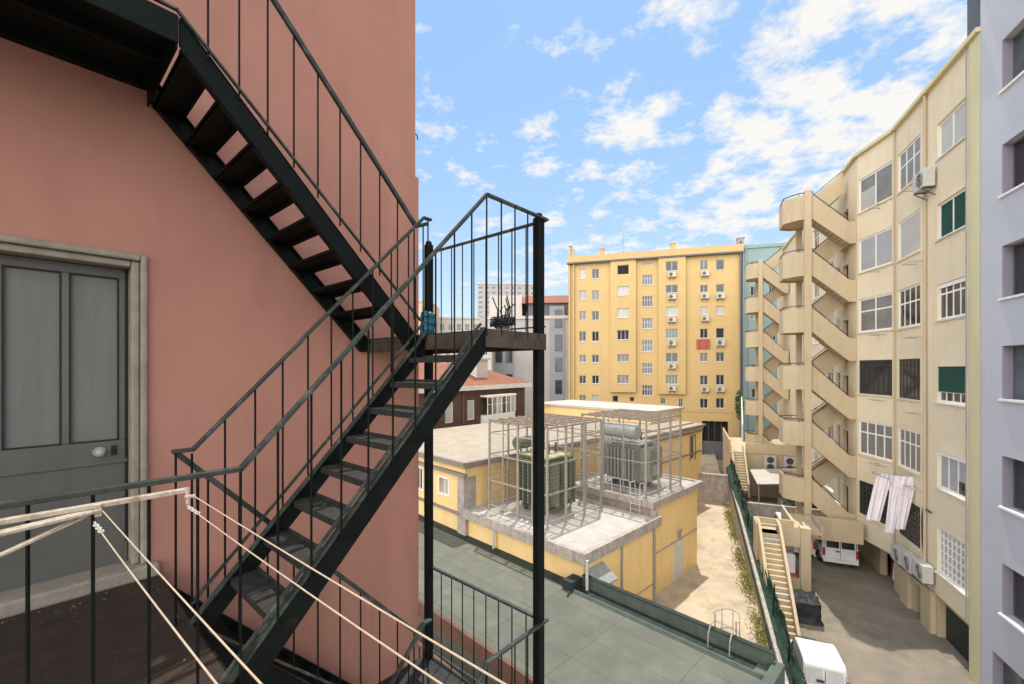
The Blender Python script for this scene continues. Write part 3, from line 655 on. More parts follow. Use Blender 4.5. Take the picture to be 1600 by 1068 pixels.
def cage(name, label, s0, s1, t0, t1, z0, z1, cols_t, cols_s, rows, topn):
    c = thing(name, label, 'steel cage', S, ((s0 + s1) / 2, (t0 + t1) / 2, z0), 'steel cages round the transformers')
    for (a, bb) in [(s0, t) for t in cols_t] + [(s, t0) for s in cols_s[1:]] + [(s1, t) for t in cols_t[1:]] + [(s, t1) for s in cols_s[1:-1]]:
        big = (a, bb) in ((s0, t0), (s1, t0), (s0, t1), (s1, t1)) or cols_t.index(bb) % 2 == 0 if bb in cols_t else False
        m = MB(); w_ = .043 if big else .024; m.box(a - w_, a + w_, bb - w_, bb + w_, z0, z1 - .05); m.build('post', M['galv'], c)
    for r in rows:
        m = MB(); z = z0 + (z1 - z0) * r
        m.bar((s0, t0, z), (s0, t1, z), .04, .05); m.bar((s0, t0, z), (s1, t0, z), .04, .05); m.bar((s1, t0, z), (s1, t1, z), .04, .05); m.bar((s0, t1, z), (s1, t1, z), .04, .05)
        m.build('rail', M['galv'], c)
    for (pa, pb) in (((s0, t0), (s0, t1)), ((s0, t0), (s1, t0)), ((s1, t0), (s1, t1)), ((s0, t1), (s1, t1))):
        m = MB(); n_ = 26
        for k in range(1, n_):
            f = k / n_; x, y = pa[0] + (pb[0] - pa[0]) * f, pa[1] + (pb[1] - pa[1]) * f
            m.tube((x, y, z0 + .1), (x, y, z1 - .15), .0032, 4)
        for k in range(1, 26):
            z = z0 + .1 + (z1 - z0 - .25) * k / 26; m.tube((pa[0], pa[1], z), (pb[0], pb[1], z), .0032, 4)
        m.build('wire_mesh', M['galv'], c)
    m = MB(); z = z1
    for k in range(topn + 1):
        s = s0 + (s1 - s0) * k / topn; m.bar((s, t0, z), (s, t1, z), .09, .10)
    m.build('roof_beam', M['redsteel'], c)
    m = MB()
    for k in range(5):
        t = t0 + (t1 - t0) * k / 4; m.bar((s0, t, z - .051), (s1, t, z - .051), .08, .09)
    m.build('roof_frame', M['galv'], c)
    return c
cage('transformer_cage', 'open steel cage with reddish roof beams round the green transformer', .9, 5.0, 2.6, 6.4, NZ - .1, -2.55, [2.6, 3.5, 4.4, 5.4, 6.4], [.9, 2.2, 3.6, 5.0], (.06, .33, .62, .86), 6)
cage('transformer_cage', 'open steel cage round the grey transformer on the rear roof', 6.1, 9.9, .75, 4.6, RZ - .08, -2.5, [.75, 2.0, 3.2, 4.6], [6.1, 7.4, 8.7, 9.9], (.05, .45, .72), 6)

def transformer(label, fr, base, tank, fins, tall, cm, fm, lm, cons, group=None):
    """tank with banks of radiator fins, conservator drum, bushings and wheels"""
    x, y, z = base; lx, ly = tank
    t = thing('transformer', label, 'transformer', fr, base)
    m = MB(); m.box(x - lx / 2, x + lx / 2, y - ly / 2, y + ly / 2, z + .35, z + .35 + tall); m.build('tank', M[cm], t, .03)
    m = MB(); m.box(x - lx / 2 - .12, x + lx / 2 + .12, y - ly / 2 - .12, y + ly / 2 + .12, z + .352 + tall, z + .43 + tall)
    m.build('cover', M[lm], t, .01)
    for sgn in (-1, 1):
        m = MB(); k_ = fins
        for k in range(k_):
            yy = y - ly / 2 + ly * (k + .5) / k_
            x0 = x + sgn * (lx / 2 + .02); x1 = x + sgn * (lx / 2 + .5)
            m.box(min(x0, x1), max(x0, x1), yy - .055, yy + .055, z + .5, z + .2 + tall); m.tube((x1, yy, z + .5), (x1, yy, z + .2 + tall), .06, 8)
        for zz in (z + .62, z + .08 + tall): m.tube((x + sgn * (lx / 2 + .25), y - ly / 2, zz), (x + sgn * (lx / 2 + .25), y + ly / 2, zz), .065, 8)
        m.build('radiator', M[fm], t)
    for sgn in (-1, 1):
        m = MB(); k_ = fins
        for k in range(k_):
            xx = x - lx / 2 + lx * (k + .5) / k_
            y0 = y + sgn * (ly / 2 + .02); y1 = y + sgn * (ly / 2 + .5)
            m.box(xx - .055, xx + .055, min(y0, y1), max(y0, y1), z + .5, z + .2 + tall); m.tube((xx, y1, z + .5), (xx, y1, z + .2 + tall), .06, 8)
        m.build('radiator', M[fm], t)
    (c0, c1, cr) = cons
    m = MB(); m.tube(c0, c1, cr, 18); dd = (Vector(c1) - Vector(c0)).normalized()
    m.tube(Vector(c0) - dd * .03, Vector(c0), cr * .8, 18, cr); m.tube(Vector(c1), Vector(c1) + dd * .03, cr, 18, cr * .8)
    for f in (.2, .8):
        p = Vector(c0).lerp(Vector(c1), f); m.tube((p.x, p.y, z + .43 + tall), (p.x, p.y, p.z - cr * .9), .05, 8)
    m.build('conservator', M[fm if cm == 'trgreen' else lm], t)
    for k in range(6):
        bx = x - .55 + .55 * (k % 3); by = y - .22 + .5 * (k // 3)
        m = MB(); h = .5 if k < 3 else .3
        m.tube((bx, by, z + .43 + tall), (bx, by, z + .43 + tall + h), .045, 8)
        for q in range(5): m.tube((bx, by, z + .50 + tall + q * h / 6), (bx, by, z + .53 + tall + q * h / 6), .095, 10, .06)
        m.build('bushing', M['porc'] if k < 3 else M['offwhite'], t)
    m = MB(); m.box(x - lx / 2 - .2, x + lx / 2 + .2, y - .7, y - .55, z + .2, z + .345); m.box(x - lx / 2 - .2, x + lx / 2 + .2, y + .55, y + .7, z + .2, z + .345)
    m.build('skid', M['bumper'], t)
    for sx in (-1, 1):
        for sy in (-.62, .62):
            m = MB(); m.tube((x + sx * lx / 2, y + sy - .06, z + .14), (x + sx * lx / 2, y + sy + .06, z + .14), .14, 12); m.build('wheel', M['bumper'], t)
    m = MB(); m.path([(x + lx / 2 + .3, y + ly / 2 + .2, z + .2), (x + lx / 2 + .3, y + ly / 2 + .2, z + 1.2), (x, y + ly / 2 + .15, z + .5 + tall)], .04); m.build('pipework', M[lm if cm != 'trgreen' else cm], t)
    m = MB(); m.box(x - .3, x + .1, y - ly / 2 - .66, y - ly / 2 - .54, z + .8, z + 1.3); m.build('cable_box', M[lm if cm != 'trgreen' else cm], t, .01)
    return t
tz1 = NZ - .1
transformer('big green transformer with round-edged fins inside the nearer cage', S, (3.0, 4.55, tz1), (1.5, 1.7), 5, 2.35, 'trgreen', 'trgreen', 'trgreen_l', ((2.0, 5.6, tz1 + 3.25), (3.6, 5.6, tz1 + 3.25), .30))
tz2 = RZ - .08
transformer('pale grey transformer with a fat drum on top inside the farther cage', S, (8.0, 2.6, tz2), (1.5, 1.7), 8, 2.0, 'trgrey', 'trgrey', 'trgrey_l', ((7.35, 1.9, tz2 + 3.0), (7.35, 3.9, tz2 + 3.0), .38))
lr = thing('roof_ladder', 'pale steel hoop ladder between the two substation roofs', 'ladder', S, (5.75, 1.2, NZ))
m = MB()
for t in (.75, 1.25): m.path([(5.52, t, NZ - .1), (5.52, t, RZ + .75), (5.9, t, RZ + .75), (6.0, t, RZ)], .022)
m.build('stile', M['ac'], lr)
for k in range(5):
    m = MB(); m.tube((5.52, .75, NZ + .1 + .25 * k), (5.52, 1.25, NZ + .1 + .25 * k), .015, 6); m.build('rung', M['ac'], lr)
rl = thing('roof_railing', 'thin pale guard rail along the rear substation roof edge', 'railing', S, (5.75, 2.5, RZ))
m = MB()
for t in [1.45 + .5 * k for k in range(7)]: m.tube((5.74, t, RZ), (5.74, t, RZ + .75), .02, 6)
m.tube((5.74, 1.45, RZ + .75), (5.74, 4.45, RZ + .75), .022, 6); m.tube((5.74, 1.45, RZ + .4), (5.74, 4.45, RZ + .4), .018, 6)
m.build('rail', M['ac'], rl)

# ------------------------------------------------------------------ tall ochre block
ob = thing('ochre_apartment_block', 'tall ochre apartment block with seven rows of windows and roof chimneys', 'building', YB, (11, 0, -13))
def yx(px):
    r = (px - 800) / FPX; return (60.2 * r - 7.8) / (.959 + .283 * r)
def yz(px, py): return (HOR - py) / FPX * (60.2 - .283 * yx(px))
def zo(x0, x1, y0, y1):
    p0, p1 = 860 + x0 / 3.559, 860 + x1 / 3.559; pm = (p0 + p1) / 2
    return (yx(p0), yx(p1), yz(pm, 360 + y1 / 3.559), yz(pm, 360 + y0 / 3.559))
W_ = 21.6; TZ = 15.1
c12, bay3, c4, bay5, c67 = [], [], [], [], []
rows = [(215, 268), (335, 388), (450, 500), (563, 617), (688, 730), (802, 848), (912, 950)]
st1 = ['curtain_l', 'blind_g', 'curtain', 'glass', 'glass_b', 'glass', 'curtain']; st2 = ['glass', 'curtain', 'glass', 'glass', 'glass_b', 'glass', 'curtain_l']
for i, (a, c) in enumerate(rows): c12.append((zo(160, 198, a, c), st1[i], 2)); c12.append((zo(231, 270, a, c), st2[i], 2))
for i, (a, c, s_) in enumerate(((197, 250, 'dark'), (315, 365, 'curtain_l'), (437, 488, 'curtain_l'), (557, 610, 'glass'), (685, 727, 'curtain'), (800, 848, 'curtain'))): bay3.append((zo(372, 438, a, c), s_, 1 if s_ == 'dark' else 3))
for i, (a, c) in enumerate(((178, 192), (248, 303), (366, 425), (490, 547), (612, 668), (735, 793), (857, 914))): c4.append((zo(510, 568, a, c), 'glass_b' if i != 2 else 'glass', 4))
for i, (a, c) in enumerate(((177, 230), (308, 352), (428, 478), (550, 602), (678, 728), (800, 850))): bay5.append((zo(640, 708, a, c), ('glass', 'glass', 'curtain_l', 'curtain', 'glass', 'curtain')[i], (2, 2, 3, 4, 2, 4)[i]))
r6 = [(167, 220), (305, 345), (425, 470), (548, 600), (677, 725), (802, 855), (932, 985)]
s6 = ['glass_b', 'glass', 'curtain_l', 'glass', 'curtain', 'glass_b', 'glass']; s7 = ['glass', 'glass', 'curtain_l', 'glass', 'glass_b', 'glass', 'glass']
for i, (a, c) in enumerate(r6): c67.append((zo(832, 876, a, c), s6[i], 2)); c67.append((zo(921, 967, a - 4, c), s7[i], (1, 1, 3, 1, 2, 2, 2)[i]))
small = [(zo(613, 640, 928, 962), 'glass_b', 2), (zo(713, 738, 932, 980), 'glass_b', 2), (zo(345, 378, 915, 950), 'glass', 1), (zo(440, 468, 922, 948), 'glass', 1)]
gate = (yx(1097), yx(1138), -13.0, yz(1117, 657))
m = MB(); base_w = c12 + c4 + c67 + small
facade(m, 0, W_, -13, TZ, [o[0] for o in base_w] + [gate], .22, -1, 0); body(m, 0, W_, 0, 14, -13, TZ)
m.build('wall', M['yellow'], ob)
for (o, k, n_) in base_w: window(ob, o, -1, 0, .12, 'offwhite', k, n_, [.62] if n_ == 4 else None, .055, .05, sill='offwhite' if o[3] - o[2] > 1 else None)
BY = .45
for (xa, xb, zb_, ws) in ((yx(860 + 335 / 3.559), yx(860 + 475 / 3.559), yz(980, 360 + 895 / 3.559), bay3), (yx(860 + 600 / 3.559), yx(860 + 750 / 3.559), yz(1050, 360 + 905 / 3.559), bay5)):
    q = MB(); facade(q, xa, xb, zb_, TZ - .9, [o[0] for o in ws], .22, -1, -BY)
    q.quad((xa, -BY, zb_), (xa, -.001, zb_), (xa, -.001, TZ - .9), (xa, -BY, TZ - .9)); q.quad((xb, -BY, zb_), (xb, -.001, zb_), (xb, -.001, TZ - .9), (xb, -BY, TZ - .9)); q.quad((xa, -BY, zb_), (xb, -BY, zb_), (xb, -.001, zb_), (xa, -.001, zb_))
    q.build('bay', M['yellow'], ob)
    for (o, k, n_) in ws: window(ob, o, -1, -BY, .12, 'offwhite', k, n_, None, .055, .05, sill='offwhite' if k != 'dark' else None)
q = MB(); q.box(-.1, W_ + .1, -.62, .0 - .001, TZ - .9, TZ - .72); q.build('cornice', M['greyd'], ob)
q = MB(); q.box(-.12, W_ + .12, -.66, -.0, TZ - .719, TZ + .12); q.box(-.12, W_ + .12, 13.8, 14.2, TZ - .7, TZ + .12); q.build('roof_parapet', M['yellow_l'], ob)
q = MB(); q.box(gate[0] - .1, gate[1] + .1, .6, .7, -13, gate[3] + .1); q.build('gateway', M['dark'], ob)
q = MB(); q.box(gate[0], gate[1], .30, .36, -13, -9.2)
for k in range(6): q.box(gate[0] + k * .75, gate[0] + k * .75 + .05, .28, .299, -13, gate[3])
q.build('gate', M['greyd'], ob)
q = MB(); q.box(12.0, W_ - .1, -.06, -.001, yz(1080, 642), yz(1080, 640)); q.build('string_course', M['yellow_l'], ob)
for (x, w_, h, k) in ((.25, .22, 1.6, 'yellow_l'), (4.55, .5, .9, 'yellow_l'), (13.6, .55, .9, 'yellow_l'), (21.5, .7, .9, 'pipe')):
    q = MB(); q.box(x - w_ / 2, x + w_ / 2, -.3, .6, TZ + .121, TZ + h); q.box(x - w_ / 2 - .08, x + w_ / 2 + .08, -.4, .7, TZ + h + .001, TZ + h + .14); q.build('chimney', M[k], ob)
for (x, k, r_) in ((.2, 'yellow_l', .12), (.75, 'yellow_l', .14), (21.45, 'greyd', .12)):
    q = MB(); q.tube((x, -.35 if k == 'greyd' else -.18, -12), (x, -.35 if k == 'greyd' else -.18, TZ + (1.0 if x < 1 else .6)), r_, 8)
    if x == .75: q.tube((x, -.18, TZ + 1.0), (x - .25, -.18, TZ + 1.3), r_, 8)
    q.build('drainpipe', M[k], ob)
q = MB(); q.box(7.0, 8.6, -.1, .4, TZ + .121, TZ + .32); q.tube((7.35, .1, TZ + .3), (7.35, .1, TZ + 3.2), .04, 6); q.tube((7.1, .1, TZ + 2.9), (7.6, .1, TZ + 2.9), .02, 5); q.build('antenna', M['pipe'], ob)

def ac_unit(label, fr, base, w_=.85, h=.62, d=.34, sg=-1, group=None):
    """box, round fan grille and two brackets; base is the middle of its back at the foot"""
    x, y, z = base
    t = thing('air_conditioner', label, 'air conditioner', fr, base, group)
    y0, y1 = (y + sg * .06, y + sg * (.06 + d)); a, bb = min(y0, y1), max(y0, y1)
    m = MB(); m.box(x - w_ / 2, x + w_ / 2, a, bb, z, z + h); m.build('case', M['ac'], t, .02)
    m = MB(); yf = y1 + sg * .008; m.tube((x - w_ * .14, y1, z + h / 2), (x - w_ * .14, yf, z + h / 2), h * .40, 20); m.build('fan', M['bumper'], t)
    m = MB()
    for k in (.16, .28, .38): 
        pts = [(x - w_ * .14 + h * k * math.cos(q * math.pi / 8), yf + sg * .006, z + h / 2 + h * k * math.sin(q * math.pi / 8)) for q in range(17)]
        m.path(pts, .009, 4)
    m.build('grille', M['ac'], t)
    m = MB()
    for xx in (x - w_ * .35, x + w_ * .35): m.bar((xx, y, z - .03), (xx, y1, z - .03), .04, .04); m.bar((xx, y, z - .35), (xx, y1, z - .05), .03, .03)
    m.build('bracket', M['bumper'], t)
    return t
FL = ['top', 'second', 'third', 'fourth', 'fifth', 'sixth', 'seventh']
GA = 'air conditioners under the windows of the ochre block'
for i, (o, k, n_) in enumerate(bay5): ac_unit('air conditioner under the %s window of the projecting bay right of the ochre stairwell' % FL[i], YB, ((o[0] + o[1]) / 2, -BY, o[2] - .85), .95, .62, .4, -1, GA)
for i in (0, 1, 2, 5):
    o = c67[2 * i][0]; ac_unit('air conditioner under the %s row window, left of the pair at the ochre right end' % FL[i], YB, ((o[0] + o[1]) / 2 + .1, 0, o[2] - .85), .9, .6, .4, -1, GA)
for i in (1, 3, 5):
    o = c67[2 * i + 1][0]; ac_unit('air conditioner under the %s row window nearest the right edge of the ochre block' % FL[i], YB, ((o[0] + o[1]) / 2, 0, o[2] - .85), .95, .62, .4, -1, GA)
o = zo(812, 885, 608, 655); q = MB()
n_ = 10
for i in range(n_):
    xa = o[0] + (o[1] - o[0]) * i / n_; xb = o[0] + (o[1] - o[0]) * (i + 1) / n_
    ya = -.16 - .05 * math.sin(i * 1.3); yb_ = -.16 - .05 * math.sin((i + 1) * 1.3)
    q.extr([(xa, ya, o[2]), (xb, yb_, o[2]), (xb, yb_, o[3]), (xa, ya, o[3])], (0, .015, 0))
q = q.build('hanging_cloth', M['redcloth']); place(q, YB, ((o[0] + o[1]) / 2, -.16, o[2])); tag(q, 'red patterned cloth hung out below a window of the ochre block', 'cloth')

# ------------------------------------------------------------------ teal block, grey block and the town behind
TB = (28.6, 54.0, -16.44)
tb = thing('teal_building', 'blue-green plastered building behind the far concrete stairs', 'building', TB, (4, 0, -13))
def tx(px):
    r = (px - 800) / FPX; return (54.0 * r - 28.6) / (.959 + .283 * r)
tops = []
for (pa_, pb_, ya, yb_) in ((1172, 1184, 448, 463), (1201, 1210, 447, 457), (1172, 1184, 487, 500), (1202, 1211, 487, 498), (1174, 1186, 530, 541), (1203, 1212, 523, 532), (1174, 1186, 568, 580), (1203, 1212, 566, 578), (1172, 1184, 410, 424), (1174, 1186, 606, 620)):
    Y = 54 - .283 * tx((pa_ + pb_) / 2); tops.append((tx(pa_), tx(pb_), (HOR - yb_) / FPX * Y, (HOR - ya) / FPX * Y))
m = MB(); facade(m, 0, 8.5, -13, 15.0, tops, .2, -1, -.15); body(m, 0, 8.5, -.15, 12, -13, 15.0); m.build('wall', M['teal'], tb)
for i, o in enumerate(tops): window(tb, o, -1, -.15, .1, 'offwhite', ('glass', 'glass', 'curtain', 'glass_b')[i % 4], 2, None, .06, .05)
q = MB(); q.box(-.05, 8.6, -.3, -.151, 14.7, 15.1); q.build('cornice', M['teal'], tb)
for x in (.35, 4.2):
    q = MB(); q.tube((x, -.28, -12), (x, -.28, 15.0), .09, 8); q.build('drainpipe', M['greyp'], tb)

def block(label, px0, px1, ypx, Y0, ang, dep, col, name='apartment_block', nrow=0, ncol=0, wy=(0, 0), roof=None, sub='glass_b', zb=-13, wfrac=.55, hfrac=.55):
    """a far building: wall with window openings, frames and panes, parapet"""
    Y = Y0; x0 = (px0 - 800) / FPX * Y; zt = (HOR - ypx) / FPX * Y
    c, s_ = math.cos(R_(ang)), math.sin(R_(ang)); r = (px1 - 800) / FPX
    L_ = (r * Y - x0) / (c - r * s_)
    fr = (x0, Y, ang); t = thing(name, label, 'building', fr, (L_ / 2, 0, zb))
    ops = []
    if nrow:
        z1 = (HOR - wy[0]) / FPX * Y; z0 = (HOR - wy[1]) / FPX * Y; rh = (z1 - z0) / nrow; cw = L_ / ncol
        for i in range(nrow):
            for j in range(ncol):
                ops.append((cw * (j + .5 - wfrac / 2), cw * (j + .5 + wfrac / 2), z1 - rh * (i + .5 + hfrac / 2), z1 - rh * (i + .5 - hfrac / 2)))
    m = MB(); facade(m, 0, L_, zb, zt, ops, .25, -1, 0); body(m, 0, L_, 0, dep, zb, zt); m.build('wall', M[col], t)
    for o in ops: window(t, o, -1, 0, .1, 'offwhite', sub, 2, None, .07, .05)
    q = MB(); q.box(-.15, L_ + .15, -.2, -.001, zt - .25, zt + .2); q.build('parapet', M['pale'], t)
    return t, fr, L_, zt
# grey block with recessed window strips
gb, gfr, gl, gz = block('grey apartment block with two recessed window strips beside the ochre block', 762, 890, 497, 66, -6, 14, 'greyw')
for (pa_, pb_, rws, nc) in ((772, 804, ((545, 566), (583, 603)), 2), (859, 882, ((486, 514), (524, 548), (558, 580), (592, 614)), 1)):
    a = (pa_ - 762) / 128 * gl; bb = (pb_ - 762) / 128 * gl
    q = MB(); q.box(a, bb, -.12, -.001, -13, (HOR - (480 if nc == 1 else 535)) / FPX * 66); q.build('panel_strip', M['greyp'], gb)
    for (ya, yb_) in rws:
        for k in range(nc):
            x0 = a + (bb - a) * (k + .5) / nc - .55 + (.25 if nc == 1 else 0); o = (x0, x0 + 1.1, (HOR - yb_) / FPX * 66, (HOR - ya) / FPX * 66)
            q = MB(); q.box(o[0], o[1], -.16, -.121, o[2], o[3]); f_ = q.build('window', M['greyd'], gb)
            q = MB(); q.box(o[0] + .08, o[1] - .08, -.175, -.161, o[2] + .08, o[3] - .08); q.build('pane', M['glass'], f_)
q = MB(); q.box(gl * .50, gl, .3, 10, gz, gz + 2.1); q.build('attic', M['greyd'], gb)
q = MB(); q.extr([(gl * .42, -.2, gz + 2.101), (gl * .42, 12, gz + 2.101), (gl * .42, 6, gz + 4.2)], (gl * .62, 0, 0)); q.build('roof', M['terra'], gb)
q = MB(); q.box(gl * .02, gl * .42, .3, 9, gz, gz + 3.4); q.build('penthouse', M['pale'], gb)
block('distant grey tower block with many small windows on the skyline', 746, 838, 443, 125, 4, 20, 'greyw', 'tower_block', 7, 9, (446, 500), None, 'glass_b', -13, .6, .5)
block('distant beige house just right of the pink wall corner', 640, 672, 470, 90, 0, 12, 'beigeb', 'apartment_block', 3, 2, (476, 520))
block('distant pale low house between the stair balusters', 684, 750, 497, 100, 3, 14, 'pale', 'apartment_block', 2, 5, (502, 540))
block('white rendered house behind the brown brick house', 690, 768, 533, 58, 0, 8, 'pale', 'apartment_block', 2, 4, (540, 575), None, 'glass', -13, .35, .6)

BB = (-9.34, 30.5, 53.7)
bh = thing('brown_brick_house', 'brown brick house with a red tiled roof and a white glazed bay', 'house', BB, (9, 3, -13))
EZ = -1.75; LB_ = 18.0
ops = [(9.2, 10.2, -4.5, -2.75), (15.6, 16.6, -4.2, -2.5), (6.5, 7.5, -4.5, -2.75)]
m = MB(); facade(m, 0, LB_, -13, EZ, ops, .2, -1, 0); body(m, 0, LB_, 0, 9, -13, EZ); m.build('wall', M['brick'], bh)
for o in ops: window(bh, o, -1, 0, .1, 'white', 'blind', 1, None, .08)
q = MB(); q.box(-.3, LB_ + .5, -.55, -.001, EZ - .12, EZ + .28); q.build('eaves', M['offwhite'], bh)
q = MB(); q.add([(-.3, -.5, EZ + .281), (LB_ + .4, -.5, EZ + .281), (LB_ + .4, 9.3, EZ + .281), (-.3, 9.3, EZ + .281), (4, 4.4, EZ + 2.3), (LB_ - 4, 4.4, EZ + 2.3)], [(0, 1, 5, 4), (1, 2, 5), (2, 3, 4, 5), (3, 0, 4), (0, 3, 2, 1)]); rf = q.build('roof', M['terra'], bh)
q = MB(); q.box(11.6, 13.2, 1.0, 2.6, EZ + .3, EZ + 2.6); q.box(11.4, 13.4, .8, 2.8, EZ + 2.601, EZ + 2.75); q.build('chimney', M['pale'], rf)
q = MB(); q.box(11.0, 15.2, -.8, -.001, -5.0, -4.2); q.box(10.9, 15.3, -.9, -.001, -2.55, -2.4); q.build('bay_base', M['white'], bh)
for i in range(6):
    o = (11.0 + .7 * i, 11.0 + .7 * (i + 1), -4.199, -2.551)
    window(bh, o, -1, -.8, 0, 'white', ('glass', 'curtain', 'curtain_l')[i % 3], 1, [.6], .07)
q = MB(); q.box(-.4, LB_ + .3, -.5, -.001, -7.2, -6.2); q.build('plinth', M['pipe'], bh)
for i, x in enumerate((8.6, 15.3)):
    q = MB(); q.tube((x, -.1, -12), (x, -.1, EZ - .13), .07, 8); q.build('drainpipe', M['brownwall'], bh)
rh = thing('red_roofed_house', 'low house whose red tiled roof shows beside the pink wall corner', 'house', (-13.0, 56.0, 8), (0, 0, -13))
q = MB(); q.box(-6, 7, 0, 8, -13, -1.6); q.build('wall', M['pale'], rh)
q = MB(); q.add([(-6.3, -.3, -1.599), (7.3, -.3, -1.599), (7.3, 8.3, -1.599), (-6.3, 8.3, -1.599), (-3, 4, .6), (4, 4, .6)], [(0, 1, 5, 4), (1, 2, 5), (2, 3, 4, 5), (3, 0, 4), (0, 3, 2, 1)]); q.build('roof', M['terra'], rh)

# ------------------------------------------------------------------ cream apartment house on the right
cb = thing('cream_apartment_house', 'cream apartment house with bay windows along the drive', 'building', RB, (5, 0, -12.9))
STY = 3.23
ROOF = 11.55; SOF = -9.1
def rp(px):                       # along-front position of a sight line on the front plane
    r = (px - 800) / FPX; c, s_ = math.cos(R_(RB[2])), math.sin(R_(RB[2])); return (14.8 * r - 16.0) / (c - r * s_)
A_ = [(1.0, 2.95, 9.78 - STY * k - 1.42, 9.78 - STY * k) for k in range(6)]
A_[4] = (1.0, 2.95, -4.75, -3.3); A_[5] = (.9, 2.95, -8.15, -6.35)
B_ = [(4.35, 6.5, 10.14 - STY * k - 1.82, 10.14 - STY * k) for k in range(6)]
gar = (.45, 3.2, -12.9, -9.3)
m = MB()
facade(m, 0, 6.76, SOF, ROOF, A_ + B_, .2, 1, 0)
# left facet of the bay, turned towards the drive
TC = Matrix.Translation((6.76, .0, 0)) @ Matrix.Rotation(math.atan2(.79, 2.55), 4, 'Z')
LC = math.hypot(.79, 2.55)
C_ = [(.22, LC - .12, 10.14 - STY * k - 1.78, 10.14 - STY * k) for k in range(6)]
mc = MB(TC); facade(mc, 0, LC, SOF, ROOF, C_, .2, 1, 0); m.add(mc.v, mc.f)
D_ = [(10.75, 11.75, 7.1 - 3.2 * k, 9.2 - 3.2 * k) for k in range(6)]
E_ = [(12.15, 12.95, 7.8 - 3.2 * k, 9.4 - 3.2 * k) for k in range(6)]
F_ = [(13.6, 15.2, 10.1 - STY * k - 1.8, 10.1 - STY * k) for k in range(6)] + [(17.0, 18.6, 10.1 - STY * k - 1.8, 10.1 - STY * k) for k in range(6)] + [(21.5, 23.1, 10.1 - STY * k - 1.8, 10.1 - STY * k) for k in range(6)]
facade(m, 9.31, 33, SOF, ROOF, D_ + E_ + F_, .25, 1, .79)
m.quad((33, .79, -13), (33, -12, -13), (33, -12, ROOF), (33, .79, ROOF)); m.quad((0, -12, -13), (33, -12, -13), (33, -12, ROOF), (0, -12, ROOF))
m.add([(0, 0, ROOF), (6.76, 0, ROOF), (9.31, .79, ROOF), (33, .79, ROOF), (33, -12, ROOF), (0, -12, ROOF)], [(0, 1, 2, 3, 4, 5)])
m.add([(0, 0, SOF), (6.76, 0, SOF), (9.31, .79, SOF), (33, .79, SOF), (33, -1, SOF), (0, -1, SOF)], [(0, 1, 2, 3, 4, 5)])
m.build('wall', M['cream'], cb)
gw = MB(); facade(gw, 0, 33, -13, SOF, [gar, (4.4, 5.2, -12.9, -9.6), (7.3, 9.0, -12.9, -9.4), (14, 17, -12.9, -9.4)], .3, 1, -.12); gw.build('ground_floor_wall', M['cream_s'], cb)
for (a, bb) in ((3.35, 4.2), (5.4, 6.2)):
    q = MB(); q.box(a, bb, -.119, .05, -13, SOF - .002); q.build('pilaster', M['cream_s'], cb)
q = MB(); q.box(.5, 3.15, -.42, -.36, -13, -9.3); q.build('garage_door', M['garage'], cb)
q = MB(); q.box(4.4, 5.2, -.45, -.40, -13, -9.6); q.build('door', M['wood'], cb)
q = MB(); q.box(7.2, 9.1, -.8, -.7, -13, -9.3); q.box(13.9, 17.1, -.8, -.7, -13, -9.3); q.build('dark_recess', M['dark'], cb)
q = MB(); q.box(.02, .62, .001, .07, -13, ROOF - .02); q.build('corner_pilaster', M['creamp'], cb)
# curved eaves line
q = MB(); ep = [(0, 0), (6.76, 0), (9.31, .79), (9.6, .79)]
for (a, bb) in zip(ep, ep[1:]): q.bar((a[0], a[1] + .06, ROOF - .02), (bb[0], bb[1] + .06, ROOF - .02), .26, .16, .03)
q.box(9.6, 33, .791, .97, ROOF - .1, ROOF + .06); q.build('cornice', M['creamp'], cb)
st_B = [dict(fm='white', pm='curtain', nx=3, tz=[.62]), dict(fm='white', pm='blind', nx=1), dict(fm='white', pm='glass', nx=4, tz=[.62]), dict(fm='darkframe', pm='glass', nx=6, tz=[.3, .6, .85]), dict(fm='white', pm='curtain', nx=4, tz=[.66]), dict(fm='darkframe', pm='glass', nx=8, tz=[.14, .28, .42, .56, .7, .84])]
st_C = [dict(fm='white', pm='curtain', nx=2, tz=None, panes=[(.5, 1, 0, .62, 'curtain_l')]), dict(fm='white', pm='blind_g', nx=2), dict(fm='white', pm='curtain', nx=2, tz=[.62]), dict(fm='darkframe', pm='glass', nx=7, tz=[.3, .6, .85]), dict(fm='white', pm='curtain', nx=4, tz=[.66]), dict(fm='darkframe', pm='glass', nx=9, tz=[.14, .28, .42, .56, .7, .84])]
st_A = [dict(fm='white', pm='blind', nx=2), dict(fm='white', pm='green', nx=2), dict(fm='white', pm='glass', nx=4, tz=[.72], blind=.12, bm='white'), dict(fm='white', pm='glass', nx=4, tz=[.3], blind=.70, bm='green'), dict(fm='white', pm='blind_g', nx=3, panes=[(0, .33, 0, .4, 'glass')], blind=.10, bm='white'), dict(fm='white', pm='curtain_l', nx=7, tz=[.17, .33, .5, .67, .83])]
for k in range(6):
    window(cb, A_[k], 1, 0, .08, sill='offwhite', fw=.085, mw=.07, **st_A[k])
    window(cb, B_[k], 1, 0, .05, sill='cream', fw=.085, mw=.07 if k not in (3, 5) else .05, **st_B[k])
    window(cb, C_[k], 1, 0, .05, sill='cream', T=TC, fw=.085, mw=.07 if k not in (3, 5) else .05, **st_C[k])
for o in D_:
    q = MB(); q.box(o[0], o[1], .55, .59, o[2], o[3]); dd = q.build('stair_door', M['wood'], cb)
for i, o in enumerate(E_ + F_): window(cb, o, 1, .79, .08, 'white', ('glass', 'curtain', 'curtain_l')[i % 3], 2, [.65], .06, sill='white')
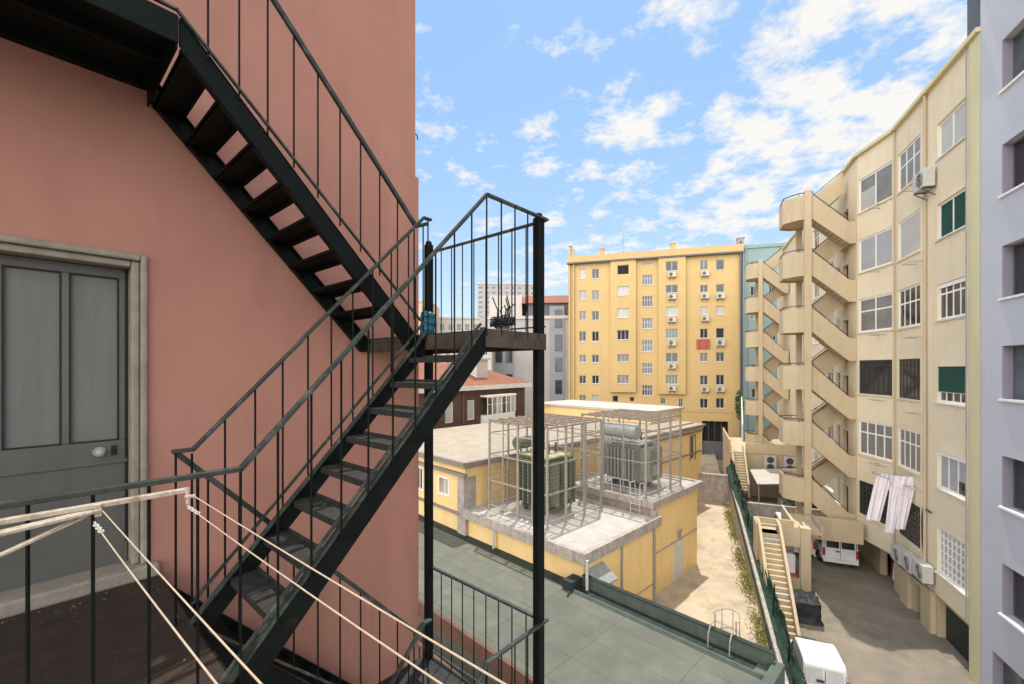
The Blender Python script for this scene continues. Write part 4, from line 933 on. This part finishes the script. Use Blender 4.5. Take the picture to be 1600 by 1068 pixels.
for (x, r_) in ((3.72, .055), (6.72, .035), (.75, .02)):
    q = MB(); q.tube((x, .09, SOF + .05), (x, .09, ROOF - .12), r_, 8); q.build('drainpipe', M['cream_s'] if r_ > .03 else M['pipe'], cb)
q = MB(); q.path([(3.3, .05, -5.9), (3.9, .06, -5.9), (4.02, .06, -6.3), (4.0, .06, -7.2), (3.8, .06, -8.2), (3.7, .06, -8.8)], .035, 8); q.build('black_hose', M['bumper'], cb)
# overhanging window boxes are plain; clothes racks stick out between bays
def rack(label, base, T=None):
    x, y, z = base; t = thing('clothes_rack', label, 'clothes rack', RB, base, 'folding clothes racks on the cream front')
    m = MB(); m.bar((x - .35, y, z), (x - .35, y + .52, z + .02), .028, .028); m.bar((x + .35, y, z), (x + .35, y + .52, z + .02), .028, .028)
    m.build('arm', M['pipe'], t)
    m = MB()
    for q in (.15, .33, .5): m.tube((x - .36, y + q, z + .02), (x + .36, y + q, z + .02), .009, 5)
    m.build('line', M['pipe'], t)
    return t
for k in range(5):
    rack('wire clothes rack at the pipe between bays, %s from the top' % ('first', 'second', 'third', 'fourth', 'fifth')[k], (4.2, .03, 7.75 - STY * k))
    rack('wire clothes rack under the %s window of the bay facet beside the concrete stairs' % FL[k], (7.4, .26, 8.1 - STY * k))
ac_unit('air conditioner high on the cream front beside the top roller blind', RB, (3.35, .02, 7.35), .95, .75, .38, 1)
for (x, z, y, l_) in ((3.45, -8.75, .02, 'air conditioner nearest the barred window, low on the cream front'), (4.55, -8.85, .02, 'middle one of three air conditioners under the barred bay windows'), (5.6, -8.9, .02, 'air conditioner behind the hanging laundry, farthest of the low three')):
    ac_unit(l_, RB, (x, y, z), .9, .7, .36, 1, 'low air conditioners on the cream front')

# white laundry
def cloth(label, legs, base, name, cat, seed):
    """hanging cloth of one or more panels with folds, spread out from the house front;
    legs = (out top, out foot, width top, width foot, drop from, drop to, drift along the front)"""
    rnd = random.Random(seed); m = MB(); x, y, z = base
    for (ot, ofo, wt, wf, d0, d1, drift) in legs:
        n, r = 16, 16; vs = []; fs = []; ph = rnd.uniform(0, 6)
        for j in range(r + 1):
            f = j / r; w_ = wt + (wf - wt) * f; oy = ot + (ofo - ot) * f
            for i in range(n + 1):
                u = i / n - .5
                d = .045 * math.sin(u * 11 + ph + f * 1.5) * (.35 + f) + .03 * math.sin(u * 23 + 2 * ph - f * 2)
                vs.append((x + d + drift * f, y + oy + u * w_, z - d0 - (d1 - d0) * f - .03 * math.sin(u * 9) * f))
        for j in range(r):
            for i in range(n): k = j * (n + 1) + i; fs.append((k, k + 1, k + n + 2, k + n + 1))
        m.add(vs, fs, True); vs2 = [(v[0] - .03, v[1], v[2]) for v in vs]; m.add(vs2, fs, True)
        for j in range(r):
            for i in (0, n): k = j * (n + 1) + i; m.add([vs[k], vs[k + n + 1], vs2[k + n + 1], vs2[k]], [(0, 1, 2, 3)], True)
        m.add([vs[r * (n + 1) + i] for i in range(n + 1)] + [vs2[r * (n + 1) + i] for i in range(n, -1, -1)], [tuple(range(2 * n + 2))])
    o = m.build(name, M['cloth']); place(o, RB, base); tag(o, label, cat); return o
cloth('white trouser leg folded over, hung farthest out on the left of the laundry', [(0, .45, .58, .50, 0, 2.15, -.2)], (5.0, 1.05, -4.75), 'trousers', 'trousers', 2)
cloth('white trousers with both legs hanging, nearest the house on the right of the laundry', [(0, .05, .86, .80, 0, .5, -.02), (.22, .52, .42, .36, .42, 2.55, -.1), (-.2, .12, .40, .36, .42, 2.35, -.1)], (4.85, .42, -4.8), 'trousers', 'trousers', 5)
tl = thing('laundry_line', 'outrigger rack with lines carrying the white laundry on the cream front', 'clothes line', RB, (4.9, 1.0, -4.2))
m = MB(); m.tube((5.0, .02, -4.74), (5.0, 1.5, -4.72), .012, 5); m.tube((4.85, .02, -4.79), (4.85, 1.5, -4.77), .012, 5); m.build('line', M['pipe'], tl)
m = MB()
m.bar((4.8, 1.45, -4.76), (5.08, 1.45, -4.74), .03, .03); m.bar((4.92, .02, -5.3), (4.92, 1.45, -4.77), .03, .03)
m.build('bracket', M['pipe'], tl)

# ------------------------------------------------------------------ concrete zigzag stair towers
def tower():
    t = thing('stair_tower', 'cream concrete zigzag stair tower nearest the camera, with dark handrails', 'staircase', RB, (9.4, 2.9, -12.9), 'concrete stair towers of the cream house')
    p0, p1, p2 = 9.4, 10.5, 11.6
    for (pa, pb, qa, qb, zt) in ((9.30, 9.62, 2.88, 3.22, 10.05), (11.45, 11.72, 2.9, 3.2, 10.0), (10.42, 10.60, 2.66, 2.86, 8.6)):
        q = MB(); q.box(pa, pb, qa, qb, -8.24 if pa < 10 else -12.9, zt); q.build('column', M['cream_s'], t, .01)
    for k in range(6):
        f = 8.7 - 3.2 * k
        ring = [(p0, 2.84), (p0, 3.52), (p0 + .55, 4.16), (p2 - .4, 4.16), (p2, 3.52), (p2, 2.84)]
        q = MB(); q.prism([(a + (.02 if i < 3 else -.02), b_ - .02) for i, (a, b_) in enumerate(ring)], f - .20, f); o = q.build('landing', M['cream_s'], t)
        q = MB()
        outer = ring; inner = [(p0 + .11, 2.84), (p0 + .11, 3.47), (p0 + .60, 4.05), (p2 - .45, 4.05), (p2 - .11, 3.47), (p2 - .11, 2.84)]
        n = len(outer); z0, z1 = f - .28, f + 1.08
        vs = [(x, y, z) for z in (z0, z1) for ln in (outer, inner) for (x, y) in ln]
        fs = []
        for i in range(n - 1):
            fs += [(i, i + 1, 2 * n + i + 1, 2 * n + i), (n + i, n + i + 1, 3 * n + i + 1, 3 * n + i), (i, i + 1, n + i + 1, n + i), (2 * n + i, 2 * n + i + 1, 3 * n + i + 1, 3 * n + i)]
        fs += [(0, n, 3 * n, 2 * n), (n - 1, 2 * n - 1, 4 * n - 1, 3 * n - 1)]
        q.add(vs, fs); q.build('parapet', M['cream_s'], o)
        q = MB()
        for a, bb in zip(ring, ring[1:]): q.bar((a[0], a[1] - .05, f + 1.23), (bb[0], bb[1] - .05, f + 1.23), .04, .04, .01)
        for a in ring: q.tube((a[0], a[1] - .05, f + 1.081), (a[0], a[1] - .05, f + 1.21), .016, 6)
        q.build('handrail', M['darkframe'], o)
        q = MB(); q.box(p0 + .11, p2 + .2, .80, 1.095, f - 1.80, f - 1.602); q.build('landing', M['cream_s'], t)
        for (pa, pb, zo_, zi) in ((p0 + .003, p1 - .06, f, f - 1.6), (p1 + .06, p2 - .003, f, f + 1.6)):
            q = MB(); qo, qi = 2.838, 1.10; sl_ = (zi - zo_) / (qo - qi)
            q.extr([(pa + .012, qo, zo_ - .2), (pa + .012, qi, zi - .2), (pa + .012, qi, zi - .06), (pa + .012, qo, zo_ - .06)], (pb - pa - .024, 0, 0))
            n_ = 9
            for s_ in range(n_):
                ya = qo - (qo - qi) * s_ / n_; yb_ = qo - (qo - qi) * (s_ + 1) / n_
                zs = zo_ + (zi - zo_) * (s_ + (0 if zi < zo_ else 1)) / n_
                q.box(pa + .105, pb - .105, yb_ + .002, ya - .002, min(zo_ + (zi - zo_) * s_ / n_, zo_ + (zi - zo_) * (s_ + 1) / n_) - .1, zs)
            o = q.build('flight', M['cream_s'], t)
            q = MB()
            for pp in (pa, pb - .1): q.extr([(pp, qo - .003, zo_ - .28), (pp, qi, zi - .28), (pp, qi, zi + .92), (pp, qo - .003, zo_ + 1.06)], (.1, 0, 0))
            if zi < zo_: q.box(pa, pa + .1, .80, qi - .002, zi - .28, zi + .92)
            q.build('parapet', M['cream_s'], o)
            q = MB()
            for pp in (pa + .05, pb - .05): q.bar((pp, qo - .02, zo_ + 1.16), (pp, qi + .02, zi + 1.02), .04, .035)
            q.build('handrail', M['darkframe'], o)
    return t
t1 = tower()
t2 = copy_tree(t1); t2.location = frame_pt(RB, (26.6, 3.0, -12.9)); t2['label'] = 'cream concrete zigzag stair tower farther off, in front of the teal building'

# ------------------------------------------------------------------ podium with garages under the near tower and its steps
pod = thing('podium', 'cream raised walkway at the foot of the near stair tower, vans parked beyond it', 'walkway', RB, (6, 4.5, -12.9))
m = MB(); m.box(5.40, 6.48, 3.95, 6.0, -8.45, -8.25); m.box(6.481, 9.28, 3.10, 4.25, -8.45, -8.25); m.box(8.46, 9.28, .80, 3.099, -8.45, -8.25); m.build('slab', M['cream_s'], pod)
m = MB(); facade(m, 3.85, 6.1, -12.9, -7.82, [(4.25, 5.05, -10.3, -8.75), (5.14, 5.94, -8.25, -7.8)], .12, -1, 0)
m.v = [Vector((5.3 + v.y, v.x, v.z)) for v in m.v]
m.box(5.301, 6.45, 3.84, 3.945, -12.9, -7.83); m.box(5.301, 6.5, 6.0, 6.1, -12.9, -7.83); m.box(6.485, 6.58, 4.26, 6.0, -12.9, -7.84); m.build('side_wall', M['cream_s'], pod)
m = MB(); m.box(6.59, 9.38, 4.255, 4.36, -8.6, -7.85); m.box(6.46, 8.345, 3.0, 3.095, -8.6, -7.95); m.build('parapet', M['cream_s'], pod)
m = MB(); m.box(8.35, 8.45, .79, 3.439, -9.25, -8.05); m.box(9.285, 9.385, .80, 2.84, -9.0, -8.46); m.build('beam', M['cream_s'], pod, .01)
m = MB(); m.box(5.22, 5.72, 3.78, 4.21, -12.9, -7.78); m.build('pillar', M['cream_s'], pod, .01)
m = MB(); m.box(5.43, 6.4, 4.15, 5.15, -10.36, -10.30); m.build('red_floor', M['redfloor'], pod)
m = MB(); m.box(5.9, 6.3, 4.3, 4.75, -10.299, -9.35); m.build('white_box', M['white'], pod, .02)
def steps(label, n, top_z, p_top, q0, q1, rise, run):
    t = thing('concrete_steps', label, 'steps', RB, (p_top - n * run / 2, (q0 + q1) / 2, top_z - n * rise), 'concrete steps beside the fence')
    m = MB(); m.box(p_top, p_top + .75, q0, q1, top_z - .3, top_z); m.build('top_landing', M['cream_s'], t)
    for k in range(n):
        p_ = p_top - k * run; z = top_z - (k + 1) * rise
        m = MB(); m.box(p_ - run, p_ - .001, q0, q1, z - .16, z); m.box(p_ - run - .02, p_ - .002, q0, q1, z - .035, z + .001)
        m.build('step', M['roofw'] if k in (0, n // 2) else M['cream_s'], t)
    for q_ in (q0 - .12, q1):
        m = MB(); zb = top_z - n * rise; pb = p_top - n * run
        m.extr([(p_top + .75, q_, top_z + .55), (p_top, q_, top_z + .5), (pb, q_, zb + .45), (pb, q_, zb - .6), (p_top, q_, top_z - .9), (p_top + .75, q_, top_z - .9)], (0, .12, 0))
        m.build('side_wall', M['cream_s'], t)
    return t
steps('long cream concrete steps descending beside the green netting below the near tower', 20, -8.25, 5.2, 5.15, 5.92, .165, .222)
steps('short cream concrete steps farther off, at the foot of the far stair tower', 14, -7.2, 22.6, 5.0, 5.8, .17, .25)
fp = thing('far_podium', 'cream raised terrace at the foot of the far stair tower', 'terrace', RB, (27, 3, -12.9))
m = MB(); m.box(22.61, 32, .05, 6.0, -12.9, -7.25); m.build('slab', M['cream_s'], fp)
m = MB(); m.box(23.4, 32, 5.9, 6.02, -7.249, -6.3); m.box(22.55, 22.67, .3, 4.8, -7.249, -6.4); m.build('parapet', M['cream_s'], fp)
aw = thing('corrugated_awning', 'pale corrugated awning over the cluttered yard between the two stair towers', 'awning', RB, (18.5, 2.8, -9.2))
m = MB(); m.extr([(17.0, 1.2, -8.2), (21.6, 1.2, -8.1), (21.6, 4.6, -8.5), (17.0, 4.6, -8.6)], (0, 0, .05)); m.build('sheet', M['roofw'], aw)
for (x, y) in ((17.1, 4.5), (21.5, 4.5), (17.1, 1.3)):
    m = MB(); m.tube((x, y, -12), (x, y, -8.5), .05, 8); m.build('post', M['pipe'], aw)
iw = thing('inner_yard_wall', 'low grey wall closing the yard between the stair towers', 'wall', RB, (15.8, 3, -12.9))
m = MB(); m.box(15.2, 15.35, .6, 6.05, -12.9, -9.6); m.box(15.15, 15.4, .6, 6.05, -9.599, -9.5); m.build('wall', M['conc'], iw)
rnd = random.Random(11)
for (x, y, z, lab) in ((17.6, 3.4, G, 'grey plastic crate under the corrugated awning, nearer its post'), (19.2, 2.5, G, 'pale plastic crate under the corrugated awning, farther back')):
    t = thing('crate', lab, 'crate', RB, (x, y, z)); m = MB(); m.box(x - .5, x + .5, y - .4, y + .4, z, z + .12); m.box(x - .5, x - .44, y - .4, y + .4, z + .121, z + .8); m.box(x + .44, x + .5, y - .4, y + .4, z + .121, z + .8); m.box(x - .439, x + .439, y - .4, y - .34, z + .121, z + .8); m.box(x - .439, x + .439, y + .34, y + .4, z + .121, z + .8)
    m.build('body', M['pipe' if 'grey' in lab else 'white'], t, .02)
for i in range(2): ac_unit(('left' if i == 0 else 'right') + ' one of the two fan units low on the wall under the far stair tower', RB, (22.3 - .0, 3.6 - 1.3 * i, -8.6), .01, .01, .01, 1) if False else None
def fan_unit(label, q_, z):
    t = thing('air_conditioner', label, 'air conditioner', RB, (22.5, q_, z), 'fan units under the far stair tower')
    m = MB(); m.box(22.2, 22.54, q_ - .45, q_ + .45, z, z + 1.3); m.build('case', M['ac'], t, .02)
    for zz in (.35, .95):
        m = MB(); m.tube((22.2, q_, z + zz), (22.185, q_, z + zz), .27, 16); m.build('fan', M['bumper'], t)
    m = MB(); m.box(22.25, 22.5, q_ - .5, q_ + .5, z - .08, z - .002); m.build('bracket', M['bumper'], t)
fan_unit('twin-fan outdoor unit left of the pair under the far stair tower', 3.0, -8.6); fan_unit('twin-fan outdoor unit right of the pair under the far stair tower', 1.6, -8.6)

# ------------------------------------------------------------------ lilac house on the right edge
lh = thing('lilac_house', 'lilac plastered house with deep dark windows at the right edge', 'building', RB, (-5, 0, -13))
LW = [(-2.75, -1.17, 0, 0)]
lw = []
for k, (zt, zb) in enumerate(((10.35, 8.75), (7.05, 5.45), (3.85, 2.2), (.72, -.95), (-2.75, -4.35), (-6.15, -7.75), (-9.3, -10.9))):
    lw.append((-2.75, -1.12, zb, zt)); lw.append((-5.9, -4.3, zb, zt))
lw[12] = (-2.4, -.65, -11.2, -9.2)
m = MB(); facade(m, -12, -.02, -13, 13.0, lw, .32, 1, .06); body(m, -12, -.02, .06, -12, -13, 13.0); m.build('wall', M['lilac'], lh)
for i, o in enumerate(lw):
    window(lh, o, 1, .06, .26, 'greyd', 'glass' if i % 3 else 'glass_b', 2, None, .06, .05, sill='white')
q = MB(); q.box(-12, .06, .061, .22, 12.9, 13.12); q.build('cornice', M['creamp'], lh)
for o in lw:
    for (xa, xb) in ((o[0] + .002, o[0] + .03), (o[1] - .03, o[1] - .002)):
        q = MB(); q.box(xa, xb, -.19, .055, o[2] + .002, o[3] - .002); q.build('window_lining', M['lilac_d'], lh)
hut = thing('roof_hut', 'grey corrugated metal hut on the roof behind the cream cornice', 'hut', RB, (1.5, -3, ROOF))
m = MB(); m.box(-1.6, 1.9, -2.4, -.45, ROOF + .002, ROOF + 3.4); m.build('wall', M['corrug'], hut)
m = MB(); m.box(-1.7, 2.0, -2.5, -.35, ROOF + 3.401, ROOF + 3.5); m.build('roof', M['pipe'], hut)

# ------------------------------------------------------------------ fence between yard and drive
bw = MB(); bw.extr([(-9, 6.2, -12.9), (22.5, 6.2, -12.9), (22.5, 6.2, -8.7), (11, 6.2, -9.25), (-1, 6.2, -10.25), (-9, 6.2, -10.5)], (0, .14, 0))
o = bw.build('boundary_wall', M['conc']); place(o, RB, (6, 6.28, -12.9)); tag(o, 'low grey wall between the dirt yard and the drive, under green netting', 'wall')
nf = thing('netting_fence', 'slumped dark green netting fence running down beside the concrete steps', 'fence', RB, (6, 6.2, -9.8))
rnd = random.Random(5)
n_, r_ = 240, 16; vs = []; fs = []
from mathutils import noise as MN
for i in range(n_ + 1):
    p_ = -9 + 31 * i / n_; wt = -10.17 + .083 * p_; top = .74 + .18 * MN.noise((p_ * .5, 0, 1)) + .08 * MN.noise((p_ * 2.3, 4, 1))
    for j in range(r_ + 1):
        f = j / r_
        lean = -.03 - .12 * f + .16 * MN.noise((p_ * .55, f * 2.2, 7)) + .10 * MN.noise((p_ * 1.3, f * 6, 3)) + .05 * MN.noise((p_ * 4, f * 9, 9))
        g_ = max(0, 1 - f / .35)
        vs.append((p_, 6.08 + lean * (1 - g_) + .30 * min(1, g_ * 1.6), wt + (-.42 * (g_ - .3) / .7 if g_ > .3 else (top + .02) * (f - .245) / .755 if f > .245 else 0)))
for i in range(n_):
    for j in range(r_): k = i * (r_ + 1) + j; fs.append((k, k + 1, k + r_ + 2, k + r_ + 1))
m = MB(); m.add(vs, fs, True); m.build('netting', M['net'], nf)
m = MB()
for s_ in range(60):
    p_ = rnd.uniform(-8, 19); ln = rnd.uniform(2.5, 7); z = -10.17 + .083 * p_ + rnd.uniform(-.1, .6)
    pts = [(p_ + ln * k / 6, 6.00 - .05 * math.sin(k) - rnd.uniform(0, .16), z + .083 * ln * k / 6 + rnd.uniform(-.1, .1)) for k in range(7)]
    m.path(pts, rnd.uniform(.012, .03), 5)
m.build('fold', M['net'], nf)
for k in range(11):
    p_ = -8 + 2.9 * k
    m = MB(); m.tube((p_, 6.10, -10.8 + .083 * p_), (p_, 6.02, -9.35 + .083 * p_ + .5 * (k % 2)), .024, 7); m.build('post', M['iron'], nf)
ew = MB(); ew.box(19.5, 19.75, 6.4, 13.5, -12.9, -8.75); ew.box(19.42, 19.83, 6.4, 13.5, -8.749, -8.65)
o = ew.build('yard_end_wall', M['conc']); place(o, RB, (19.6, 9, -12.9)); tag(o, 'stained grey concrete wall closing the far end of the dirt yard', 'wall')
ws = MB(); ws.extr([(29.5, 4.3, -12), (33.5, 4.0, -12), (33.5, 4.0, -3.0), (29.5, 4.3, -5.6)], (0, .12, 0))
o = ws.build('screen_wall', M['offwhite']); place(o, RB, (31, 4.2, -12)); tag(o, 'tall pale screen wall at the right foot of the ochre block', 'wall')
# weeds along the fence foot
wd = MB(); rnd = random.Random(9)
for i in range(7000):
    p_ = rnd.uniform(-4, 19); q_ = 6.38 + abs(rnd.gauss(0, .22))
    if math.sin(p_ * 1.7) + math.sin(p_ * .8 + 2) < rnd.uniform(-2.2, .6): continue
    h = rnd.uniform(.03, .17); a = rnd.uniform(0, 6.28); w_ = rnd.uniform(.012, .035)
    dx, dy = math.cos(a) * w_, math.sin(a) * w_; lx, ly = rnd.uniform(-.12, .12), rnd.uniform(-.12, .12)
    wd.add([(p_ - dx, q_ - dy, G), (p_ + dx, q_ + dy, G), (p_ + lx, q_ + ly, G + h)], [(0, 1, 2)])
o = wd.build('weeds', M['weed']); o.location = (RB[0], RB[1], 0); o.rotation_euler = (0, 0, R_(RB[2])); tag(o, 'dry and green weeds growing along the foot of the yard wall', 'weeds', None, 'stuff')
def bush(label, fr, c, rx, ry, rz, n, seed):
    rnd = random.Random(seed); t = thing('bush', label, 'bush', fr, (c[0], c[1], c[2] - rz))
    m = MB()
    for i in range(n):
        d = Vector((rnd.gauss(0, 1), rnd.gauss(0, 1), rnd.gauss(0, 1))).normalized() * rnd.uniform(.5, 1.0)
        p = Vector((c[0] + d.x * rx, c[1] + d.y * ry, c[2] + d.z * rz)); s_ = rnd.uniform(.06, .15)
        a = Vector((rnd.gauss(0, 1), rnd.gauss(0, 1), rnd.gauss(0, 1))).normalized(); b2 = a.orthogonal().normalized()
        m.add([p - a * s_, p + b2 * s_ * .5, p + a * s_, p - b2 * s_ * .5], [(0, 1, 2, 3)])
    m.build('foliage', M['leaf'], t)
    m = MB()
    for k in range(4): m.tube((c[0], c[1], c[2] - rz), (c[0] + rnd.uniform(-.5, .5) * rx, c[1] + rnd.uniform(-.5, .5) * ry, c[2]), .03, 6, .015)
    m.build('stem', M['wood'], t)
bush('dark green bush beside the awning behind the near stair tower', RB, (16.3, 2.2, -9.6), .9, .9, 1.2, 900, 4)
bush('dark ivy bush growing where the ochre and teal buildings meet', RB, (34.5, 4.2, -4.0), .45, .45, 1.7, 700, 6)

# ------------------------------------------------------------------ vans
def van(label, p_, q_, z, rot, Lg=4.2, Wd=1.68, H=1.80, rear_glass=True):
    t = bpy.data.objects.new('van', None); COL.objects.link(t); t.empty_display_size = .2
    base = frame_pt(RB, (p_, q_, z)); t.location = base; t.rotation_euler = (0, 0, R_(RB[2] + rot)); OFF[t] = Vector((0, 0, 0)); tag(t, label, 'van', 'white vans in the drive')
    w2 = Wd / 2
    # side profile (x forward from the rear face), lofted with narrower roof
    prof = [(.0, .42), (.02, .95), (.10, H - .12), (.22, H - .01), (Lg - 1.75, H), (Lg - 1.45, H - .06), (Lg - .80, 1.12), (Lg - .12, .92), (Lg, .70), (Lg, .34), (.05, .34)]
    vs = []
    wid = lambda zz: w2 * (1 - .10 * max(0, (zz - .95)) / (H - .95))
    n = len(prof)
    for sgn in (-1, 1):
        for (x, zz) in prof: vs.append((x, sgn * wid(zz), zz))
    m = MB(); fs = [tuple(range(n)), tuple(range(2 * n - 1, n - 1, -1))] + [(i, (i + 1) % n, n + (i + 1) % n, n + i) for i in range(n)]
    m.add(vs, fs); bd = m.build('body', M['van'], t, .05)
    # rear doors: seam, handle, glass
    m = MB(); m.box(-.006, .012, -.008, .008, .5, H - .2); m.box(-.01, .01, -w2 * .86, -w2 * .845, .5, H - .25); m.box(-.01, .01, w2 * .845, w2 * .86, .5, H - .25); m.box(-.02, .05, -.62, .62, .395, .41); m.build('door_seam', M['bumper'], bd)
    m = MB(); m.box(-.045, .0, .04, .22, .88, .94) if rear_glass else m.box(-.045, .0, .04, .26, H - .62, H - .55); m.build('door_handle', M['bumper'], bd)
    if not rear_glass:
        for sgn in (-1, 1):
            m = MB(); y0, y1 = sgn * .07, sgn * (w2 - .16); a_, b_2 = min(y0, y1), max(y0, y1); m.extr([(.028, a_, 1.12), (.028, b_2, 1.12), (.088, b_2, H - .22), (.088, a_, H - .22)], (-.012, 0, 0)); m.build('rear_panel', M['ac'], bd)
            for hz_ in (.7, 1.3):
                m = MB(); yh = sgn * (w2 - .03); m.box(-.02, .06, yh - .03, yh + .03, hz_, hz_ + .09); m.build('hinge', M['bumper'], bd)
    if rear_glass:
        for sgn in (-1, 1):
            m = MB(); y0, y1 = sgn * .06, sgn * (w2 - .2); m.extr([(.035, min(y0, y1), 1.08), (.035, max(y0, y1), 1.08), (.098, max(y0, y1) - .03 * 0, H - .22), (.098, min(y0, y1), H - .22)], (-.03, 0, 0)); m.build('rear_window', M['glass'], bd)
    m = MB(); m.box(-.09, .12, -w2 + .03, w2 - .03, .30, .52); m.build('bumper', M['bumper'] if not rear_glass else M['van'], t, .03)
    m = MB(); m.box(-.10, -.088, -.26, .26, .56 - .12, .56 - .01) if rear_glass else m.box(-.10, -.09, -.26, .26, .40, .50); m.build('number_plate', M['offwhite'], t)
    for sgn in (-1, 1):
        m = MB(); y = sgn * (w2 - .075); m.box(-.025, .06, y - .06, y + .06, .62, 1.05); m.build('tail_light', M['redlamp'], t, .01)
        m = MB(); y = sgn * (w2 * .985); m.extr([(.35 if rear_glass else 1.6, y, 1.06), (Lg - 1.0, y, 1.06), (Lg - 1.5, y - sgn * .06, H - .16), (.40 if rear_glass else 1.65, y - sgn * .06, H - .16)], (0, sgn * .012, 0)); m.build('side_window', M['glass'], t)
        m = MB(); m.box(Lg - 1.25, Lg - 1.12, sgn * w2 if sgn > 0 else -w2 - .20, w2 + .20 if sgn > 0 else -w2, 1.10, 1.30); m.build('mirror', M['bumper'], t, .02)
        m = MB(); y = sgn * (w2 - .2); m.box(Lg - .06, Lg + .01, y - .14, y + .14, .66, .80); m.build('headlight', M['clip'], t, .01)
        for xx in (.75, Lg - .78):
            m = MB(); yc = sgn * (w2 - .10); m.tube((xx, yc - .1, .31), (xx, yc + .1, .31), .31, 20); wl = m.build('wheel', M['rubber'], t)
            m = MB(); m.tube((xx, yc + sgn * .1, .31), (xx, yc + sgn * .108, .31), .19, 16); m.build('rim', M['chrome'], wl)
    for yy in (-.42, 0, .42):
        m = MB(); m.box(.4, Lg - 1.85, yy - .05, yy + .05, H - .006, H + .012); m.build('roof_rib', M['van'], bd)
    m = MB(); m.extr([(Lg - .84, -w2 + .16, 1.15), (Lg - .84, w2 - .16, 1.15), (Lg - 1.42, w2 - .2, H - .09), (Lg - 1.42, -w2 + .2, H - .09)], (.03, 0, .012)); m.build('windscreen', M['glass'], t)
    return t
van('small white box van parked nearest, seen from above beside the steps', -2.1, 4.95, G - .98, 0, 3.0, 1.36, 1.85, False)
van('white van parked beyond the walkway beam, its whole rear in view', 9.0, 1.62, G, 0, 4.2, 1.66, 1.78)
van('white van beyond the walkway half hidden behind the cream pillar', 9.75, 3.42, G, 0, 4.2, 1.66, 1.78)
# dark tarpaulin heap and a bollard-like stub
tp = MB(); rnd = random.Random(21)
n_, r_ = 56, 26; vs = []; fs = []; bz = drive_z(2.95, 4.55)
for j in range(r_ + 1):
    f = j / r_
    for i in range(n_):
        a = 2 * math.pi * i / n_; sq = 1 / max(abs(math.cos(a)), abs(math.sin(a))) ** .85
        g = max(0, (f - .72) / .28); rad = .56 * (1 - g * .998) * sq * (1 + (.16 * (1 - f / .15) if f < .15 else 0))
        x, y = rad * math.cos(a), rad * .88 * math.sin(a)
        fold = .055 * MN.noise((a * 2.4, f * 2.0, 3)) * (1 - g) + .03 * MN.noise((x * 9, y * 9, f * 5 + 2))
        z = .80 * min(1, f / .72) + .10 * g * MN.noise((x * 3, y * 3, 8)) + .12 * (x > 0) * min(1, f)
        vs.append((2.95 + x * (1 + fold * 2), 4.5 + y * (1 + fold * 2), bz + max(.0, z + fold * (f > .05))))
for j in range(r_):
    for i in range(n_): fs.append((j * n_ + i, j * n_ + (i + 1) % n_, (j + 1) * n_ + (i + 1) % n_, (j + 1) * n_ + i))
tp.add(vs, fs, True); o = tp.build('tarpaulin_heap', M['tarp']); place(o, RB, (2.95, 4.5, bz)); tag(o, 'boxy heap covered by a black tarpaulin at the foot of the pillar', 'tarpaulin')
for (p_, q_, cm, lab) in ((7.9, .35, 'cloth', 'pale garment hanging in the dark doorway under the cream house'), (8.3, .30, 'redcloth', 'dark red garment hanging in the doorway under the cream house')):
    o = cloth(lab, [(0, .02, .32, .42, 0, 1.1, .03)], (p_, q_ - .85, -9.6), 'garment', 'garment', int(p_ * 10)); o.data.materials.clear(); o.data.materials.append(M[cm])
for (p_, q_, lab) in ((.2, 5.35, 'dark moped wheel and seat poking out behind the near van, by the steps'),):
    bz = drive_z(p_, q_); t = thing('moped', 'dark moped parked between the near van and the concrete steps', 'moped', RB, (p_, q_ - .4, bz))
    y = q_ - .4
    for xx in (-.55, .55):
        m = MB(); m.tube((p_ + xx, y - .05, bz + .25), (p_ + xx, y + .05, bz + .25), .25, 16); m.build('wheel', M['rubber'], t)
    m = MB(); m.box(p_ - .6, p_ + .1, y - .12, y + .12, bz + .45, bz + .72); m.box(p_ + .08, p_ + .4, y - .13, y + .13, bz + .28, bz + .38); m.bar((p_ + .55, y, bz + .3), (p_ + .38, y, bz + .95), .14, .08); m.build('body', M['bumper'], t, .03)
    m = MB(); m.box(p_ - .62, p_ + .05, y - .13, y + .13, bz + .721, bz + .80); m.build('seat', M['tarp'], t, .03)
    m = MB(); m.tube((p_ + .36, y - .32, bz + 1.0), (p_ + .36, y + .32, bz + 1.0), .018, 6); m.build('handlebar', M['bumper'], t)
